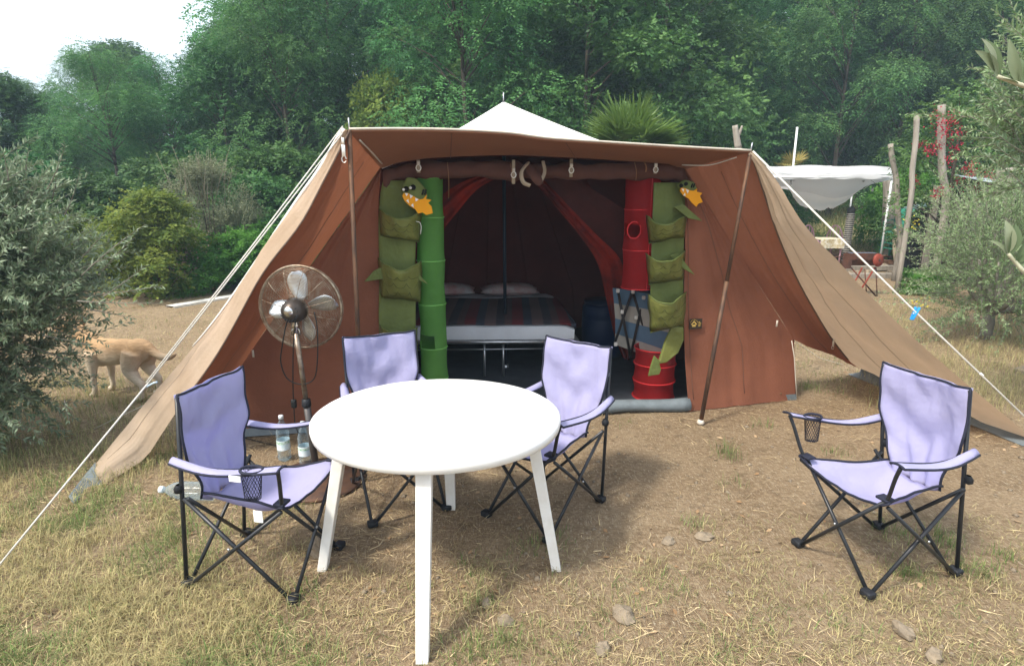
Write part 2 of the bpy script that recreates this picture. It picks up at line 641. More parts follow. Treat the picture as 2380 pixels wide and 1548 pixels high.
def stone(px, py, s, label, seed, group=None, zoff=.3):
    p = G(px, py)
    o = rock_mesh(seed, s).build("stone", stone_mat, smooth_=False)
    o.location = (p.x, p.y, gz(p.x, p.y) + s[2] * zoff)
    o.rotation_euler = (0, 0, seed)
    tag(o, label, "stone", group)

stone(742, 1290, (.05, .045, .05), "tan stone wedged beside the table's left foot", 1, zoff=.6)
stone(1448, 1436, (.050, .045, .03), "large grey stone on bare earth in front of the table", 2)
stone(1636, 1253, (.048, .034, .018), "flat brown stone near a green tuft right of the table", 3)
stone(1553, 1262, (.04, .028, .018), "small brown stone just left of the flat brown stone", 4)
stone(2100, 1468, (.05, .032, .03), "tan stone in straw in front of the right chair", 5)
stone(1175, 1448, (.035, .028, .025), "small grey stone by green grass in front of the table", 6)
stone(1130, 1405, (.03, .02, .018), "small pale stone beneath the table between its legs", 8)
stone(2385, 870, (.09, .06, .05), "grey stone in dry grass beyond the right guy rope", 9)
stone(2170, 1530, (.04, .03, .03), "pale stone at the lower right edge of the straw", 10)
stone(1400, 1515, (.035, .03, .025), "brown stone in straw at the bottom centre", 11)
def pebbles():
    n = 900
    x, y = scatter(n, -3, 4, 1.3, 6.0)
    keep = ~((y > 4.0 + .18 * x) & (np.abs(x) < 2.2))
    x, y = x[keep], y[keep]; n = len(x)
    z = ground_z_arr(x, y)
    base = np.array([[1, 0, 0], [-1, 0, 0], [0, 1, 0], [0, -1, 0], [0, 0, 1], [0, 0, -1]], float)
    tri = np.array([[0, 2, 4], [2, 1, 4], [1, 3, 4], [3, 0, 4], [2, 0, 5], [1, 2, 5], [3, 1, 5], [0, 3, 5]])
    s = (.005 + .014 * rng.random(n) ** 2)[:, None, None] * (.6 + .8 * rng.random((n, 1, 3))) * np.array([1, 1, .6])
    a = rng.random(n) * 6.28
    v = base[None] * s + rng.normal(0, .0016, (n, 6, 3))
    ca, sa = np.cos(a)[:, None], np.sin(a)[:, None]
    v = np.stack([v[..., 0] * ca - v[..., 1] * sa, v[..., 0] * sa + v[..., 1] * ca, v[..., 2]], -1)
    v += np.stack([x, y, z + .002], 1)[:, None]
    f = (np.arange(n)[:, None, None] * 6 + tri[None]).reshape(-1, 3)
    o = np_mesh("pebbles", v.reshape(-1, 3), f, stone_mat)
    tag(o, "small tan pebbles and clods scattered over the bare earth", "pebbles", kind="stuff")
pebbles()
# leaves fallen on the ground
dl = mat("dead_leaf", (.26, .15, .07), .8, col2=(.42, .30, .18), tint="tint")
n = 420
x, y = scatter(n, -3, 4, 1.3, 6.0)
keep = ~((y > 4.0 + .18 * x) & (np.abs(x) < 2.2)); x, y = x[keep], y[keep]; n = len(x)
a = rng.random(n) * 6.28
v, q = diamonds(np.stack([x, y, ground_z_arr(x, y) + .006], 1), np.stack([np.cos(a), np.sin(a), rng.normal(0, .2, n)], 1), np.array([0, 0, 1.]) + rng.normal(0, .4, (n, 3)), .02 + .03 * rng.random(n), .012 + .012 * rng.random(n), .15)
tag(np_mesh("fallen_leaves", v, q, dl, tint=rng.random(n)), "curled brown fallen leaves lying on the earth", "leaves", kind="stuff")

# pale concrete kerb of the path on the left
mb = MB()
p0, p1 = G(395, 716), G(600, 681)
for a_, b_ in ((p0, lerp(p0, p1, .5)), (lerp(p0, p1, .5), p1 + (p1 - p0) * .6)):
    pass
d_ = (p1 - p0).normalized(); s_ = Vector((-d_.y, d_.x, 0)) * .09
pts = [p0 + d_ * t for t in np.linspace(0, (p1 - p0).length * 1.6, 14)]
rows = [[p + s_ + Vector((0, 0, -.03)) for p in pts], [p + s_ + Vector((0, 0, .03)) for p in pts], [p - s_ + Vector((0, 0, .03)) for p in pts], [p - s_ + Vector((0, 0, -.03)) for p in pts]]
mb.grid(rows, flip=True)
tag(mb.build("path_kerb", mat("pale_concrete", (.70, .67, .60), .9, var=.25, bump=.3), smooth_=False), kind="structure")


# ------------------------------------------------------------------ tent
canvas_in = mat("terracotta_canvas", (.295, .115, .068), .9, var=.30, vscale=1.3, bump=.25, bscale=70, crease=(1.6, .6), trans=.17, tcol=(.42, .155, .075), spec=.1)
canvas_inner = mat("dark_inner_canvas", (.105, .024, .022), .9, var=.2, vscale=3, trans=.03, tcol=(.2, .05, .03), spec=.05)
canvas_dark = mat("brown_canvas", (.13, .060, .045), .9, var=.25, vscale=6, bump=.2, bscale=120, trans=.15, tcol=(.3, .08, .04), spec=.1)
canvas_tan = mat("tan_canvas", (.52, .41, .305), .9, col2=(.43, .33, .235), vscale=3.5, bump=.22, bscale=60, crease=(2.0, .6), trans=.32, tcol=(.74, .50, .31), spec=.1)
canvas_white = mat("cream_canvas", (.80, .77, .73), .85, var=.06, vscale=2, bump=.1, bscale=200, trans=.04, tcol=(.7, .6, .5), spec=.1)
pvc_grey = mat("grey_pvc", (.17, .20, .215), .55, var=.3, vscale=7, bump=.2, bscale=20)
groundsheet_m = mat("groundsheet", (.060, .066, .078), .6, var=.4, vscale=5)
rusty_pole = mat("rusty_pole", (.16, .085, .048), .6, metal=.4, col2=(.07, .045, .035), vscale=22, stretch=(1, 1, .3), bump=.2)
steel_m = mat("galvanised_steel", (.55, .57, .58), .35, metal=.9, var=.2)
rope_m = mat("white_rope", (.72, .69, .62), .9, var=.2, vscale=90, bump=.4, bscale=300)
tape_m = mat("cream_tape", (.62, .56, .47), .85, var=.2)
zip_m = mat("zip_metal", (.75, .72, .66), .3, metal=.8)

def wall_y(x):
    return 3.865 + .179 * (x + 1.91)

def wallpt(px, py, d=0.0):
    y = 4.2
    for _ in range(12):
        y = wall_y(at(px, py, y).x) + d
    return at(px, py, y)

def resample(pts, n):
    pts = [Vector(p) for p in pts]
    L = [0]
    for a, b in zip(pts, pts[1:]):
        L.append(L[-1] + (b - a).length)
    out = []
    for i in range(n):
        s = L[-1] * i / (n - 1)
        k = 0
        while k < len(L) - 2 and L[k + 1] < s:
            k += 1
        t = (s - L[k]) / max(L[k + 1] - L[k], 1e-9)
        out.append(pts[k].lerp(pts[k + 1], t))
    return out

def spline(pts, n):
    """smooth curve through points"""
    pts = [Vector(p) for p in pts]
    pts = [pts[0] * 2 - pts[1]] + pts + [pts[-1] * 2 - pts[-2]]
    out = []
    m = len(pts) - 3
    for i in range(n):
        u = m * i / (n - 1)
        k = min(int(u), m - 1)
        t = u - k
        a, b, c, d = pts[k:k + 4]
        out.append(.5 * ((2 * b) + (c - a) * t + (2 * a - 5 * b + 4 * c - d) * t * t + (3 * b - a - 3 * c + d) * t ** 3))
    return out

def ruled(A, B, n, wr=.006, fold=0.0, nf=5.0, seed=0.0, belly=0.0):
    """cloth between two curves; wrinkles pinned at both edges"""
    rows = []
    m = len(A)
    for i in range(n):
        t = i / (n - 1)
        env = math.sin(math.pi * t)
        row = []
        for j in range(m):
            p = A[j].lerp(B[j], t)
            across = (B[j] - A[j])
            along = A[min(j + 1, m - 1)] - A[max(j - 1, 0)] + B[min(j + 1, m - 1)] - B[max(j - 1, 0)]
            nr = across.cross(along)
            nr = nr.normalized() if nr.length > 1e-9 else Vector((0, 0, 1))
            d = wr * (mnoise.noise(p * 3.1 + Vector((seed, 0, 0))) + .5 * mnoise.noise(p * 8 + Vector((0, seed, 0))))
            d += wr * .8 * mnoise.noise(Vector((t * 13, 2.0 * j / m + .6 * t, seed * 3.7))) * (1 - .5 * j / m)
            d += fold * math.sin(nf * 2 * math.pi * t + 2.2 * mnoise.noise(p * 1.3 + Vector((seed, 2, 1))))
            row.append(p + nr * (d * (.35 + .65 * env) + belly * env))
        rows.append(row)
    return rows

T_L, T_R = Vector((-.90, 3.50, 1.976)), Vector((1.558, 4.10, 1.897))
def fe(px, py):
    y = 3.8
    for _ in range(8):
        x = at(px, py, y).x
        y = lerp(3.5, 4.1, (x + .9) / 2.458)
    return at(px, py, y)
front_edge = spline([T_L] + [fe(*p) for p in ((930, 302), (1053, 304), (1181, 311), (1272, 323), (1429, 334), (1611, 345))] + [T_R], 40)
eave = spline([wallpt(*p) for p in ((885, 390), (945, 373), (1050, 363), (1180, 359), (1300, 364), (1430, 371), (1540, 379), (1592, 392))], 40)
W_L, W_R = eave[0], eave[-1]
CLb, CRb = Vector((-1.912, 3.865, 0)), Vector((2.30, 4.62, 0))
CLt, CRt = at(548, 865, 3.865), at(1845, 790, 4.62)
PK = Vector((-.073, 5.46, 2.378))
back = Vector((-.44, 2.48, 0))
WrL, WrR = W_L + back, W_R + back
RLt, RRt = CLt + back * 1.1, CRt + back * 1.1
RLb, RRb = CLb + back * 1.1, CRb + back * 1.1

tent = thing("canvas_tent", "large terracotta and tan canvas tent with a cream peaked roof and open front", "tent", (0.17, 4.23, 0))

def part(mb, name, m, parent=tent, **k):
    return mb.build(name, m, parent, **k)

# roof: four concave triangles from the eaves up to the peak
def roof_tri(A, B, n=14, off=0.0):
    rows = []
    for i in range(n):
        t = i / (n - 1)
        row = []
        for j in range(len(A)):
            e = A[j]
            tt = t ** 1.0
            p = e.lerp(PK, tt)
            p.z = e.z + (PK.z - e.z) * (t ** 1.12) - off
            row.append(p)
        rows.append(row)
    return rows
sideR = [W_R.lerp(WrR, i / 15) for i in range(16)]
sideL = [WrL.lerp(W_L, i / 15) for i in range(16)]
rear = [WrR.lerp(WrL, i / 15) for i in range(16)]
mb = MB()
for A in (eave, sideR, rear, sideL):
    mb.grid(roof_tri(A, None))
roof = part(mb, "roof", canvas_white)
mb = MB()
for A in (eave, sideR, rear, sideL):
    mb.grid(roof_tri(A, None, 8, .012), flip=True)
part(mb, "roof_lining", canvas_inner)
mb = MB().grid([[p + Vector((0, 0, .004)) for p in r_] for r_ in ruled(front_edge, eave, 8, .008, seed=3)])
part(mb, "awning", canvas_white)
mb = MB().grid([[p - Vector((0, 0, .006)) for p in r_] for r_ in ruled(front_edge, eave, 10, .012, seed=3)])
mb.tube([p - Vector((0, 0, .004)) for p in front_edge], .008, 6)
part(mb, "awning_lining", mat("brown_canvas_lining", (.30, .145, .088), .9, var=.12, vscale=3, trans=.25, tcol=(.36, .17, .09), spec=.1))
part(MB().tube([p + Vector((0, -.006, .006)) for p in front_edge], .007, 6), "awning_hem", tape_m)

# seam line across the roof front
part(MB().tube([roof_tri(eave, None, 14)[3][j] + Vector((0, 0, .003)) for j in range(6, 34)], .0025, 5), "roof_seam", mat("grey_thread", (.3, .29, .28), .9))

# body walls
def wall3(e0, e1, k0, k1, g0, g1, n=24, seed=0.0):
    E_ = [e0.lerp(e1, i / (n - 1)) for i in range(n)]
    K_ = [k0.lerp(k1, i / (n - 1)) for i in range(n)]
    Gd = [g0.lerp(g1, i / (n - 1)) for i in range(n)]
    r1 = ruled(E_, K_, 10, .012, seed=seed)
    r2 = ruled(K_, Gd, 5, .008, seed=seed)
    return r1 + r2[1:]
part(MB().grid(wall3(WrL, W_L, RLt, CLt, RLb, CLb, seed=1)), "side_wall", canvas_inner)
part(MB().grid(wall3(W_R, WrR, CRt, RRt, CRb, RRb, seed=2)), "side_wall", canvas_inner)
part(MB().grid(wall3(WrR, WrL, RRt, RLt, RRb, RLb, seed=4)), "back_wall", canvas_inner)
mb = MB()
for t in (.12, .25, .38, .5, .62, .75, .88):
    mb.tube([PK - Vector((0, .02, .03)), WrR.lerp(WrL, t) - Vector((0, .03, .02)), RRt.lerp(RLt, t) - Vector((0, .03, 0)), RRb.lerp(RLb, t) - Vector((0, .03, 0))], .005, 4)
part(mb, "wall_seam", canvas_inner)

# front wall panels beside the opening
oL, oR = Vector((-.90, wall_y(-.90), 0)), Vector((1.352, 4.345, 0))
inL = spline([W_L, wallpt(880, 560), oL], 22)
outL = resample([W_L, CLt, CLb], 22)
part(MB().grid(ruled(outL, inL, 34, .014, .006, 2.5, seed=5)), "front_panel", canvas_in)
inR = spline([W_R, wallpt(1593, 520), wallpt(1590, 760), oR], 22)
outR = resample([W_R, CRt, CRb], 22)
pr = part(MB().grid(ruled(inR, outR, 40, .016, .007, 3.0, seed=6)), "front_panel", canvas_in)
tag(pr, "orange brown front panel with a small sewn badge")

# porch side panels
zR = spline([T_R] + [at(px, py, lerp(4.1, 5.25, t)) for px, py, t in ((1785, 478, .14), (1812, 558, .26), (1855, 654, .45), (1901, 736, .65), (1934, 788, .80), (1975, 839, .95))] + [at(2004, 858, 5.3)], 26)
sR = resample([W_R, W_R.lerp(CRt, .6), CRt], 26)
part(MB().grid(ruled(sR, zR, 40, .014, .005, 1.5, seed=8)), "porch_side", canvas_in)
zL = spline([T_L] + [at(px, py, y) for px, py, y in ((778, 370, 3.48), (749, 425, 3.47), (697, 522, 3.45), (612, 632, 3.43), (540, 762, 3.42), (492, 842, 3.42))] + [at(422, 938, 3.42)], 26)
sL = resample([W_L, W_L.lerp(CLt, .6), CLt], 26)
part(MB().grid(ruled(zL, sL, 40, .014, .006, 1.5, seed=9)), "porch_side", canvas_in)

# wings pegged out to the ground
oeR = spline([T_R + Vector((.004, -.01, 0))] + [at(px, py, lerp(4.1, 3.72, t)) for px, py, t in ((1802, 418, .1), (1850, 499, .22), (1901, 564, .33), (1952, 615, .44), (2020, 687, .56), (2107, 774, .7), (2250, 896, .88))] + [at(2420, 1035, 3.72)], 30)
zR2 = resample(zR, 30)
part(MB().grid(ruled(zR2, oeR, 44, .020, .010, 3.2, seed=11, belly=-.02)), "wing", canvas_tan)
A_R, B_R = zR[-1], oeR[-1]
base = resample([A_R, lerp(A_R, B_R, .5) + Vector((0, 0, .02)), B_R], 16)
up_ = [lerp(zR2[-1], oeR[-1], i / 15) for i in range(16)]
gflap = [[p + Vector((-.012, -.01, .02)) for p in up_], [Vector((p.x - .03, p.y - .015, .06 - .04)) for p in up_], [Vector((p.x - .14, p.y - .02, .006)) for p in up_]]
part(MB().grid(gflap), "mud_flap", pvc_grey)

zL2 = resample([zL[i] for i in range(26)] + [at(340, 1064, 3.40), at(240, 1128, 3.17)], 34)
oeL = spline([T_L + Vector((-.02, 0, .005))] + [at(px, py, y) for px, py, y in ((749, 391, 3.58), (706, 450, 3.62), (657, 521, 3.66), (577, 640, 3.70), (505, 741, 3.70), (432, 828, 3.67), (360, 910, 3.60), (305, 978, 3.50))] + [at(222, 1078, 3.34)], 34)
def wingL():
    rows = ruled(oeL, zL2, 34, .014, .006, 1.3, seed=12, belly=-.03)
    return rows
part(MB().grid(wingL()), "wing", canvas_tan)
part(MB().tube([p + Vector((-.01, 0, 0)) for p in oeL[:22]], [.012 * (1 - i / 24) + .003 for i in range(22)], 6), "wing_hem", canvas_white)
fl = [[at(222, 1074, 3.33), at(228, 1100, 3.25), at(241, 1130, 3.165)], [at(192, 1110, 3.2), at(200, 1135, 3.12), at(205, 1148, 3.10)], [G(160, 1152, .03), G(163, 1165, .012), G(172, 1170, .008)]]
flr = [spline(c, 8) for c in zip(*fl)]
part(MB().grid(ruled(flr[0], flr[2], 6, .008, seed=13)), "mud_flap", pvc_grey, solid=.003)

# grey sill of the groundsheet tray along the opening, thin flap under the panels
sill = [Vector((x, wall_y(x) + .03 * math.sin(x * 3) - .05, .05 + .006 * math.sin(9 * x))) for x in np.linspace(-.92, 1.36, 30)]
part(MB().tube(sill, [.052 + .006 * math.sin(5 * p.x) for p in sill], 10), "groundsheet_sill", pvc_grey)
part(MB().grid([[Vector((x, wall_y(x) - .012, z)) for x in np.linspace(1.37, 2.3, 12)] for z in (.05, .0)], flip=True), "mud_flap", pvc_grey)
part(MB().grid([[Vector((x, wall_y(x) - .012 - .03 * (z < .02), z)) for x in np.linspace(-1.91, -.9, 12)] for z in (.06, .012)], flip=True), "mud_flap", pvc_grey)
part(MB().grid([[Vector((lerp(-1.88, 2.26, u), wall_y(lerp(-1.88, 2.26, u)) + .03 + v * 2.65, .016 + .006 * vnoise(u * 9, v * 9))) - Vector((.44 * v, 0, 0)) for u in np.linspace(0, 1, 24)] for v in np.linspace(0, 1, 16)], flip=True), "groundsheet", groundsheet_m)

# poles
part(MB().tube([Vector((-.935, 3.5, 0)), Vector((-.918, 3.5, 1.0)), T_L + Vector((0, 0, .0))], .0135, 10), "front_pole", rusty_pole)
part(MB().tube([T_L, T_L + Vector((0, 0, .065))], .004, 6), "pole_spike", steel_m)
rb_ = Vector((1.369, 4.098, 0))
part(MB().tube([rb_, lerp(rb_, T_R, .55)], .0155, 10).tube([lerp(rb_, T_R, .54), T_R], .0125, 10), "front_pole", rusty_pole)
part(MB().tube([T_R, T_R + Vector((.006, 0, .055))], .004, 6), "pole_spike", steel_m)
part(MB().lathe([(.02, 0), (.028, .012), (.02, .03), (.012, .034)], rb_, 12), "pole_foot", tape_m)
cpb = Vector((-.061, 5.451, .02))
part(MB().tube([cpb, PK], .016, 10), "centre_pole", mat("dark_blue_pole", (.03, .04, .06), .4, metal=.5))
part(MB().lathe([(.03, 0), (.03, .025), (.018, .03)], cpb, 12), "pole_foot", steel_m)
part(MB().tube([PK - Vector((0, 0, .02)), PK + Vector((0, 0, .075))], .005, 6), "pole_spike", steel_m)

# stitched seams on the wings, porch sides and front panels
seam_m = mat("brown_stitching", (.17, .085, .055), .9)
seam_t = mat("tan_stitching", (.36, .28, .20), .9)
def seam(rows, i, name, m, off=(0, -.004, 0), a=1, b=-1):
    part(MB().tube([p + Vector(off) for p in rows[i][a:b]], .0022, 4), name, m)
rw = ruled(zR2, oeR, 44, .020, .010, 3.2, seed=11, belly=-.02)
seam(rw, 14, "wing_seam", seam_t); seam(rw, 29, "wing_seam", seam_t)
seam(wingL(), 12, "wing_seam", seam_t)
rp2 = ruled(inR, outR, 40, .016, .007, 3.0, seed=6)
seam(rp2, 20, "panel_seam", seam_m); seam(rp2, 2, "panel_hem", seam_m)
seam(ruled(sR, zR, 40, .014, .005, 1.5, seed=8), 19, "porch_seam", seam_m)
seam(ruled(zL, sL, 40, .014, .006, 1.5, seed=9), 22, "porch_seam", seam_m)
for u_ in (.3, .62):
    part(MB().tube([lerp(front_edge[int(39 * u_)], eave[int(39 * u_)], t) + Vector((0, 0, -.014)) for t in np.linspace(0.02, .98, 8)], .0025, 4), "awning_seam", seam_m)
for px in (1640, 1700, 1760, 1815):
    e_ = wallpt(px, lerp(936, 912, (px - 1600) / 240), -.02)
    part(MB().lathe([(.004, 0), (.008, .002), (.009, 0)], e_, 10, (.17, -.98, 0)), "eyelet", mat("brass_eyelet", (.25, .16, .08), .4, metal=.7))

# tapes, zips, buckles
part(MB().tube(spline([at(836, 326, 3.58), at(860, 350, 3.75), at(888, 381, 3.98)], 10), .006, 5), "seam_tape", tape_m)
part(MB().tube(spline([at(1585, 384, 4.33), at(1650, 384, 4.25), at(1712, 366, 4.14)], 12), .004, 5), "cord", rope_m)
def zip_pull(p, s, name="zip_pull"):
    mb = MB().box(p, (.014 * s, .01 * s, .03 * s)).box(p + Vector((0, 0, -.045 * s)), (.018 * s, .006 * s, .055 * s)).tube([p + Vector((math.cos(a) * .011 * s, 0, -.085 * s + math.sin(a) * .016 * s)) for a in np.linspace(0, 5.8, 9)], .003 * s, 5)
    part(mb, name, zip_m, bevel=.002)
zip_pull(at(797, 328, 3.47), 1.15)
zip_pull(at(1938, 788, 4.98), .9)
part(MB().tube([p + Vector((-.004, -.012, 0)) for p in zR[:22]], .006, 5), "zip", mat("zip_tape", (.16, .11, .08), .8))
part(MB().tube([p + Vector((.006, -.012, 0)) for p in zL2[:24]], .005, 5), "zip", mat("zip_tape", (.16, .11, .08), .8))
part(MB().tube([at(1840, 792, 4.6), at(1846, 830, 4.6), at(1849, 880, 4.6), at(1852, 922, 4.6)], .004, 5), "cord", tape_m)
for px, py in ((1806, 752), (588, 822)):
    p = wallpt(px, py, -.03)
    part(MB().box(p, (.014, .004, .05)), "toggle_tab", tape_m)
# sewn badge
bc = wallpt(1617, 753, -.03)
bn = Vector((.176, -.984, 0)); bu = Vector((.984, .176, 0)); bz = Vector((0, 0, 1))
def bp_(u, z, d=0.0): return bc + bu * u + bz * z + bn * d
mb = MB().poly_slab([bp_(-.05, -.04), bp_(.05, -.04), bp_(.05, .04), bp_(-.05, .04)], bn, .004)
badge = part(mb, "badge", mat("dark_brown_badge", (.045, .03, .018), .7, var=.3), smooth_=False)
gold = mat("badge_gold", (.55, .38, .10), .7)
mb = MB().poly_slab([bp_(-.042, -.004, .004), bp_(-.016, .026, .004), bp_(.010, -.004, .004), bp_(.0, -.004, .004), bp_(-.016, .014, .004), bp_(-.032, -.004, .004)], bn, .002)
mb.box(bp_(-.016, -.012, .004), (.028, .002, .016), Matrix.Rotation(R(10.1), 3, 'Z'))
for i in range(7):
    a = math.pi * (.12 + .76 * i / 6)
    mb.box(bp_(-.016 + .03 * math.cos(a), .004 + .03 * math.sin(a), .004), (.004, .002, .005))
for i, w in enumerate((.012, .022, .018, .016)):
    mb.box(bp_(.020 + w / 2, .014 - .010 * i, .004), (w, .002, .0035), Matrix.Rotation(R(10.1), 3, 'Z'))
part(mb, "badge_emblem", gold, parent=badge, smooth_=False)

# rolled-up door curtain with straps
roll_pts = [wallpt(px, py, -.0) for px, py in ((892, 420), (935, 402), (1000, 396), (1100, 394), (1180, 397), (1240, 400), (1330, 399), (1430, 398), (1520, 398), (1580, 405), (1600, 430))]
rp_ = spline(roll_pts, 60)
rs_ = [.058 + .012 * vnoise(i * .35, 1.5) + .006 * math.sin(i * 1.3) for i in range(60)]
mb = MB()
n_ = 12
rows = []
for i, p in enumerate(rp_):
    rows.append([p + Vector((0, math.cos(2 * math.pi * j / n_), math.sin(2 * math.pi * j / n_))) * rs_[i] * (1 + .34 * mnoise.noise(Vector((i * .33, math.cos(2 * math.pi * j / n_) * 1.4, math.sin(2 * math.pi * j / n_) * 1.4)))) + Vector((0, .03, -.0)) for j in range(n_ + 1)])
mb.grid(rows)
part(mb, "rolled_curtain", canvas_dark)
strap_m = mat("webbing_strap", (.42, .34, .25), .85, var=.2)
for px, y0, y1 in ((971, 372, 402), (1192, 372, 428), (1326, 370, 412), (1522, 380, 404)):
    p0, p1 = wallpt(px, y0, -.075), wallpt(px + 3, y1, -.075)
    st = part(MB().box((p0 + p1) / 2, (.022, .004, (p0 - p1).length)), "strap", strap_m)
    b0 = lerp(p0, p1, .62) + Vector((0, -.006, 0))
    part(MB().tube([b0 + Vector((math.cos(a) * .016, 0, math.sin(a) * .02)) for a in np.linspace(0, 2 * math.pi, 9)[:-1]], .004, 5, closed=True).box(b0 + Vector((0, 0, .032)), (.02, .01, .022)), "buckle", zip_m, parent=st)
for px, y0, y1 in ((1040, 378, 462), (1475, 378, 420), (1186, 380, 425), (1498, 378, 400)):
    p0, p1 = wallpt(px, y0, -.06), wallpt(px + 3, y1, -.07)
    part(MB().tube(spline([p0, lerp(p0, p1, .5) + Vector((.006, -.01, 0)), p1], 8), .008, 5, flat=.3), "tie_ribbon", mat("brown_ribbon", (.28, .13, .06), .85))
# loose bunch of curtain end at the middle
loop = spline([wallpt(1228, 378, -.05), wallpt(1212, 400, -.1), wallpt(1216, 424, -.12), wallpt(1232, 432, -.12)], 12)
part(MB().tube(loop, .016, 8, flat=.45), "curtain_loop", strap_m)
part(MB().tube(spline([wallpt(1225, 385, -.04), wallpt(1240, 405, -.1), wallpt(1258, 430, -.12)], 10), [.03, .034, .036, .038, .04, .042, .044, .042, .036, .02], 10, flat=.6), "curtain_end", canvas_dark)
part(MB().tube(spline([wallpt(1262, 375, -.04), wallpt(1266, 400, -.09), wallpt(1256, 424, -.12)], 10), .012, 8, flat=.45), "curtain_loop", strap_m)

# inner sleeping compartment curtains, red lined
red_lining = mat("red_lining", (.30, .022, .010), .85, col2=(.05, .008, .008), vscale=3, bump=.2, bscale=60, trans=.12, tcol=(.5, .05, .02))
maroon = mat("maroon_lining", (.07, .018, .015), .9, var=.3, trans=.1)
def ipt(px, py, Y=5.0): return at(px, py, Y)
ic = [ipt(1235, 415, 4.62), ipt(1290, 480, 4.66), ipt(1345, 545, 4.75), ipt(1388, 610, 4.85), ipt(1410, 700, 4.95), ipt(1428, 780, 5.0), ipt(1448, 832, 5.05)]
oc = [ipt(1262, 415, 4.62), ipt(1322, 480, 4.66), ipt(1385, 545, 4.75), ipt(1445, 610, 4.85), ipt(1450, 700, 4.95), ipt(1458, 780, 5.0), ipt(1462, 836, 5.05)]
part(MB().grid(ruled(spline(ic, 30), spline(oc, 30), 14, .01, .022, 2.2, seed=21)), "inner_curtain", red_lining)
far_r = [ipt(1330, 412, 4.66), ipt(1440, 480, 4.70), ipt(1530, 545, 4.8), ipt(1560, 610, 4.9), ipt(1580, 700, 5.0), ipt(1590, 780, 5.05), ipt(1590, 836, 5.1)]
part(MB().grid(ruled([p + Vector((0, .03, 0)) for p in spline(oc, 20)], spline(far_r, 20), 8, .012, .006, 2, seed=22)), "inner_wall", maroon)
il = [ipt(1160, 412, 4.55), ipt(1110, 440, 4.55), ipt(1070, 485, 4.55), ipt(1035, 530, 4.55), ipt(1018, 570, 4.55), ipt(1000, 640, 4.55), ipt(990, 700, 4.55)]
ol = [ipt(1110, 410, 4.55), ipt(1062, 430, 4.55), ipt(1015, 465, 4.55), ipt(985, 510, 4.55), ipt(975, 570, 4.55), ipt(965, 640, 4.55), ipt(955, 700, 4.55)]
part(MB().grid(ruled(spline(ol, 24), spline(il, 24), 14, .01, .02, 2.0, seed=23)), "inner_curtain", red_lining)

# guy ropes
pegL = G(-75, 1402)
k_ = at(346, 893, lerp(3.5, pegL.y, .56))
part(MB().tube([T_L + Vector((-.02, -.01, .0)), k_ + Vector((-.004, 0, .004))], .0035, 6).tube([T_L + Vector((-.035, 0, .02)), lerp(T_L, k_, .5) + Vector((-.016, 0, .016)), k_ + Vector((-.012, 0, .008))], .0035, 6).tube([k_ + Vector((-.004, 0, .004)), pegL], .0042, 6), "guy_rope", rope_m)
part(MB().tube([k_ + Vector((-.01, -.005, -.012)), k_ + Vector((.03, -.005, .01)), k_ + Vector((.045, -.005, .012))], .005, 6), "rope_runner", mat("pale_blue_plastic", (.45, .56, .66), .4))
part(MB().tube([pegL + Vector((-.02, -.01, .04)), pegL + Vector((0, 0, -.1))], .005, 6), "tent_peg", steel_m)
pegR = G(2500, 1082)
ropeR = [T_R + Vector((.01, -.01, .0)), lerp(T_R, pegR, .5) - Vector((0, 0, .008)), pegR]
part(MB().tube(ropeR, .0065, 6), "guy_rope", rope_m)
kr = lerp(T_R, pegR, .722)
part(MB().box(kr, (.03, .008, .016), Matrix.Rotation(R(40), 3, 'Y')), "rope_runner", mat("white_plastic_runner", (.8, .8, .78), .4), bevel=.003)
part(MB().tube([pegR + Vector((.02, -.01, .04)), pegR + Vector((0, 0, -.1))], .005, 6), "tent_peg", steel_m)
pl2 = G(208, 1003)
part(MB().tube([at(520, 842, 3.85), at(330, 944, 3.9), pl2 + Vector((0, 0, .005))], .0028, 5), "guy_rope", tape_m)
part(MB().tube([CRt + Vector((0, .1, 0)), at(1905, 832, 5.6), G(1960, 848)], .0025, 5), "guy_rope", tape_m)

# blue clothes peg on the right rope
cpc = lerp(T_R, pegR, .52)
cp = thing("clothes_peg", "bright blue plastic clothes peg clipped on the right guy rope", "clothes peg", tuple(cpc))
blue = mat("blue_plastic", (.03, .30, .80), .35)
for s in (-1, 1):
    MB().box(cpc + Vector((s * .006, -.004 * s, -.02)), (.010, .016, .085), Matrix.Rotation(R(18 + 5 * s), 3, 'Y')).build("peg_arm", blue, cp, bevel=.002)
MB().tube([cpc + Vector((-.012, 0, -.02)), cpc + Vector((.012, 0, -.02))], .005, 8).build("spring", steel_m, cp)


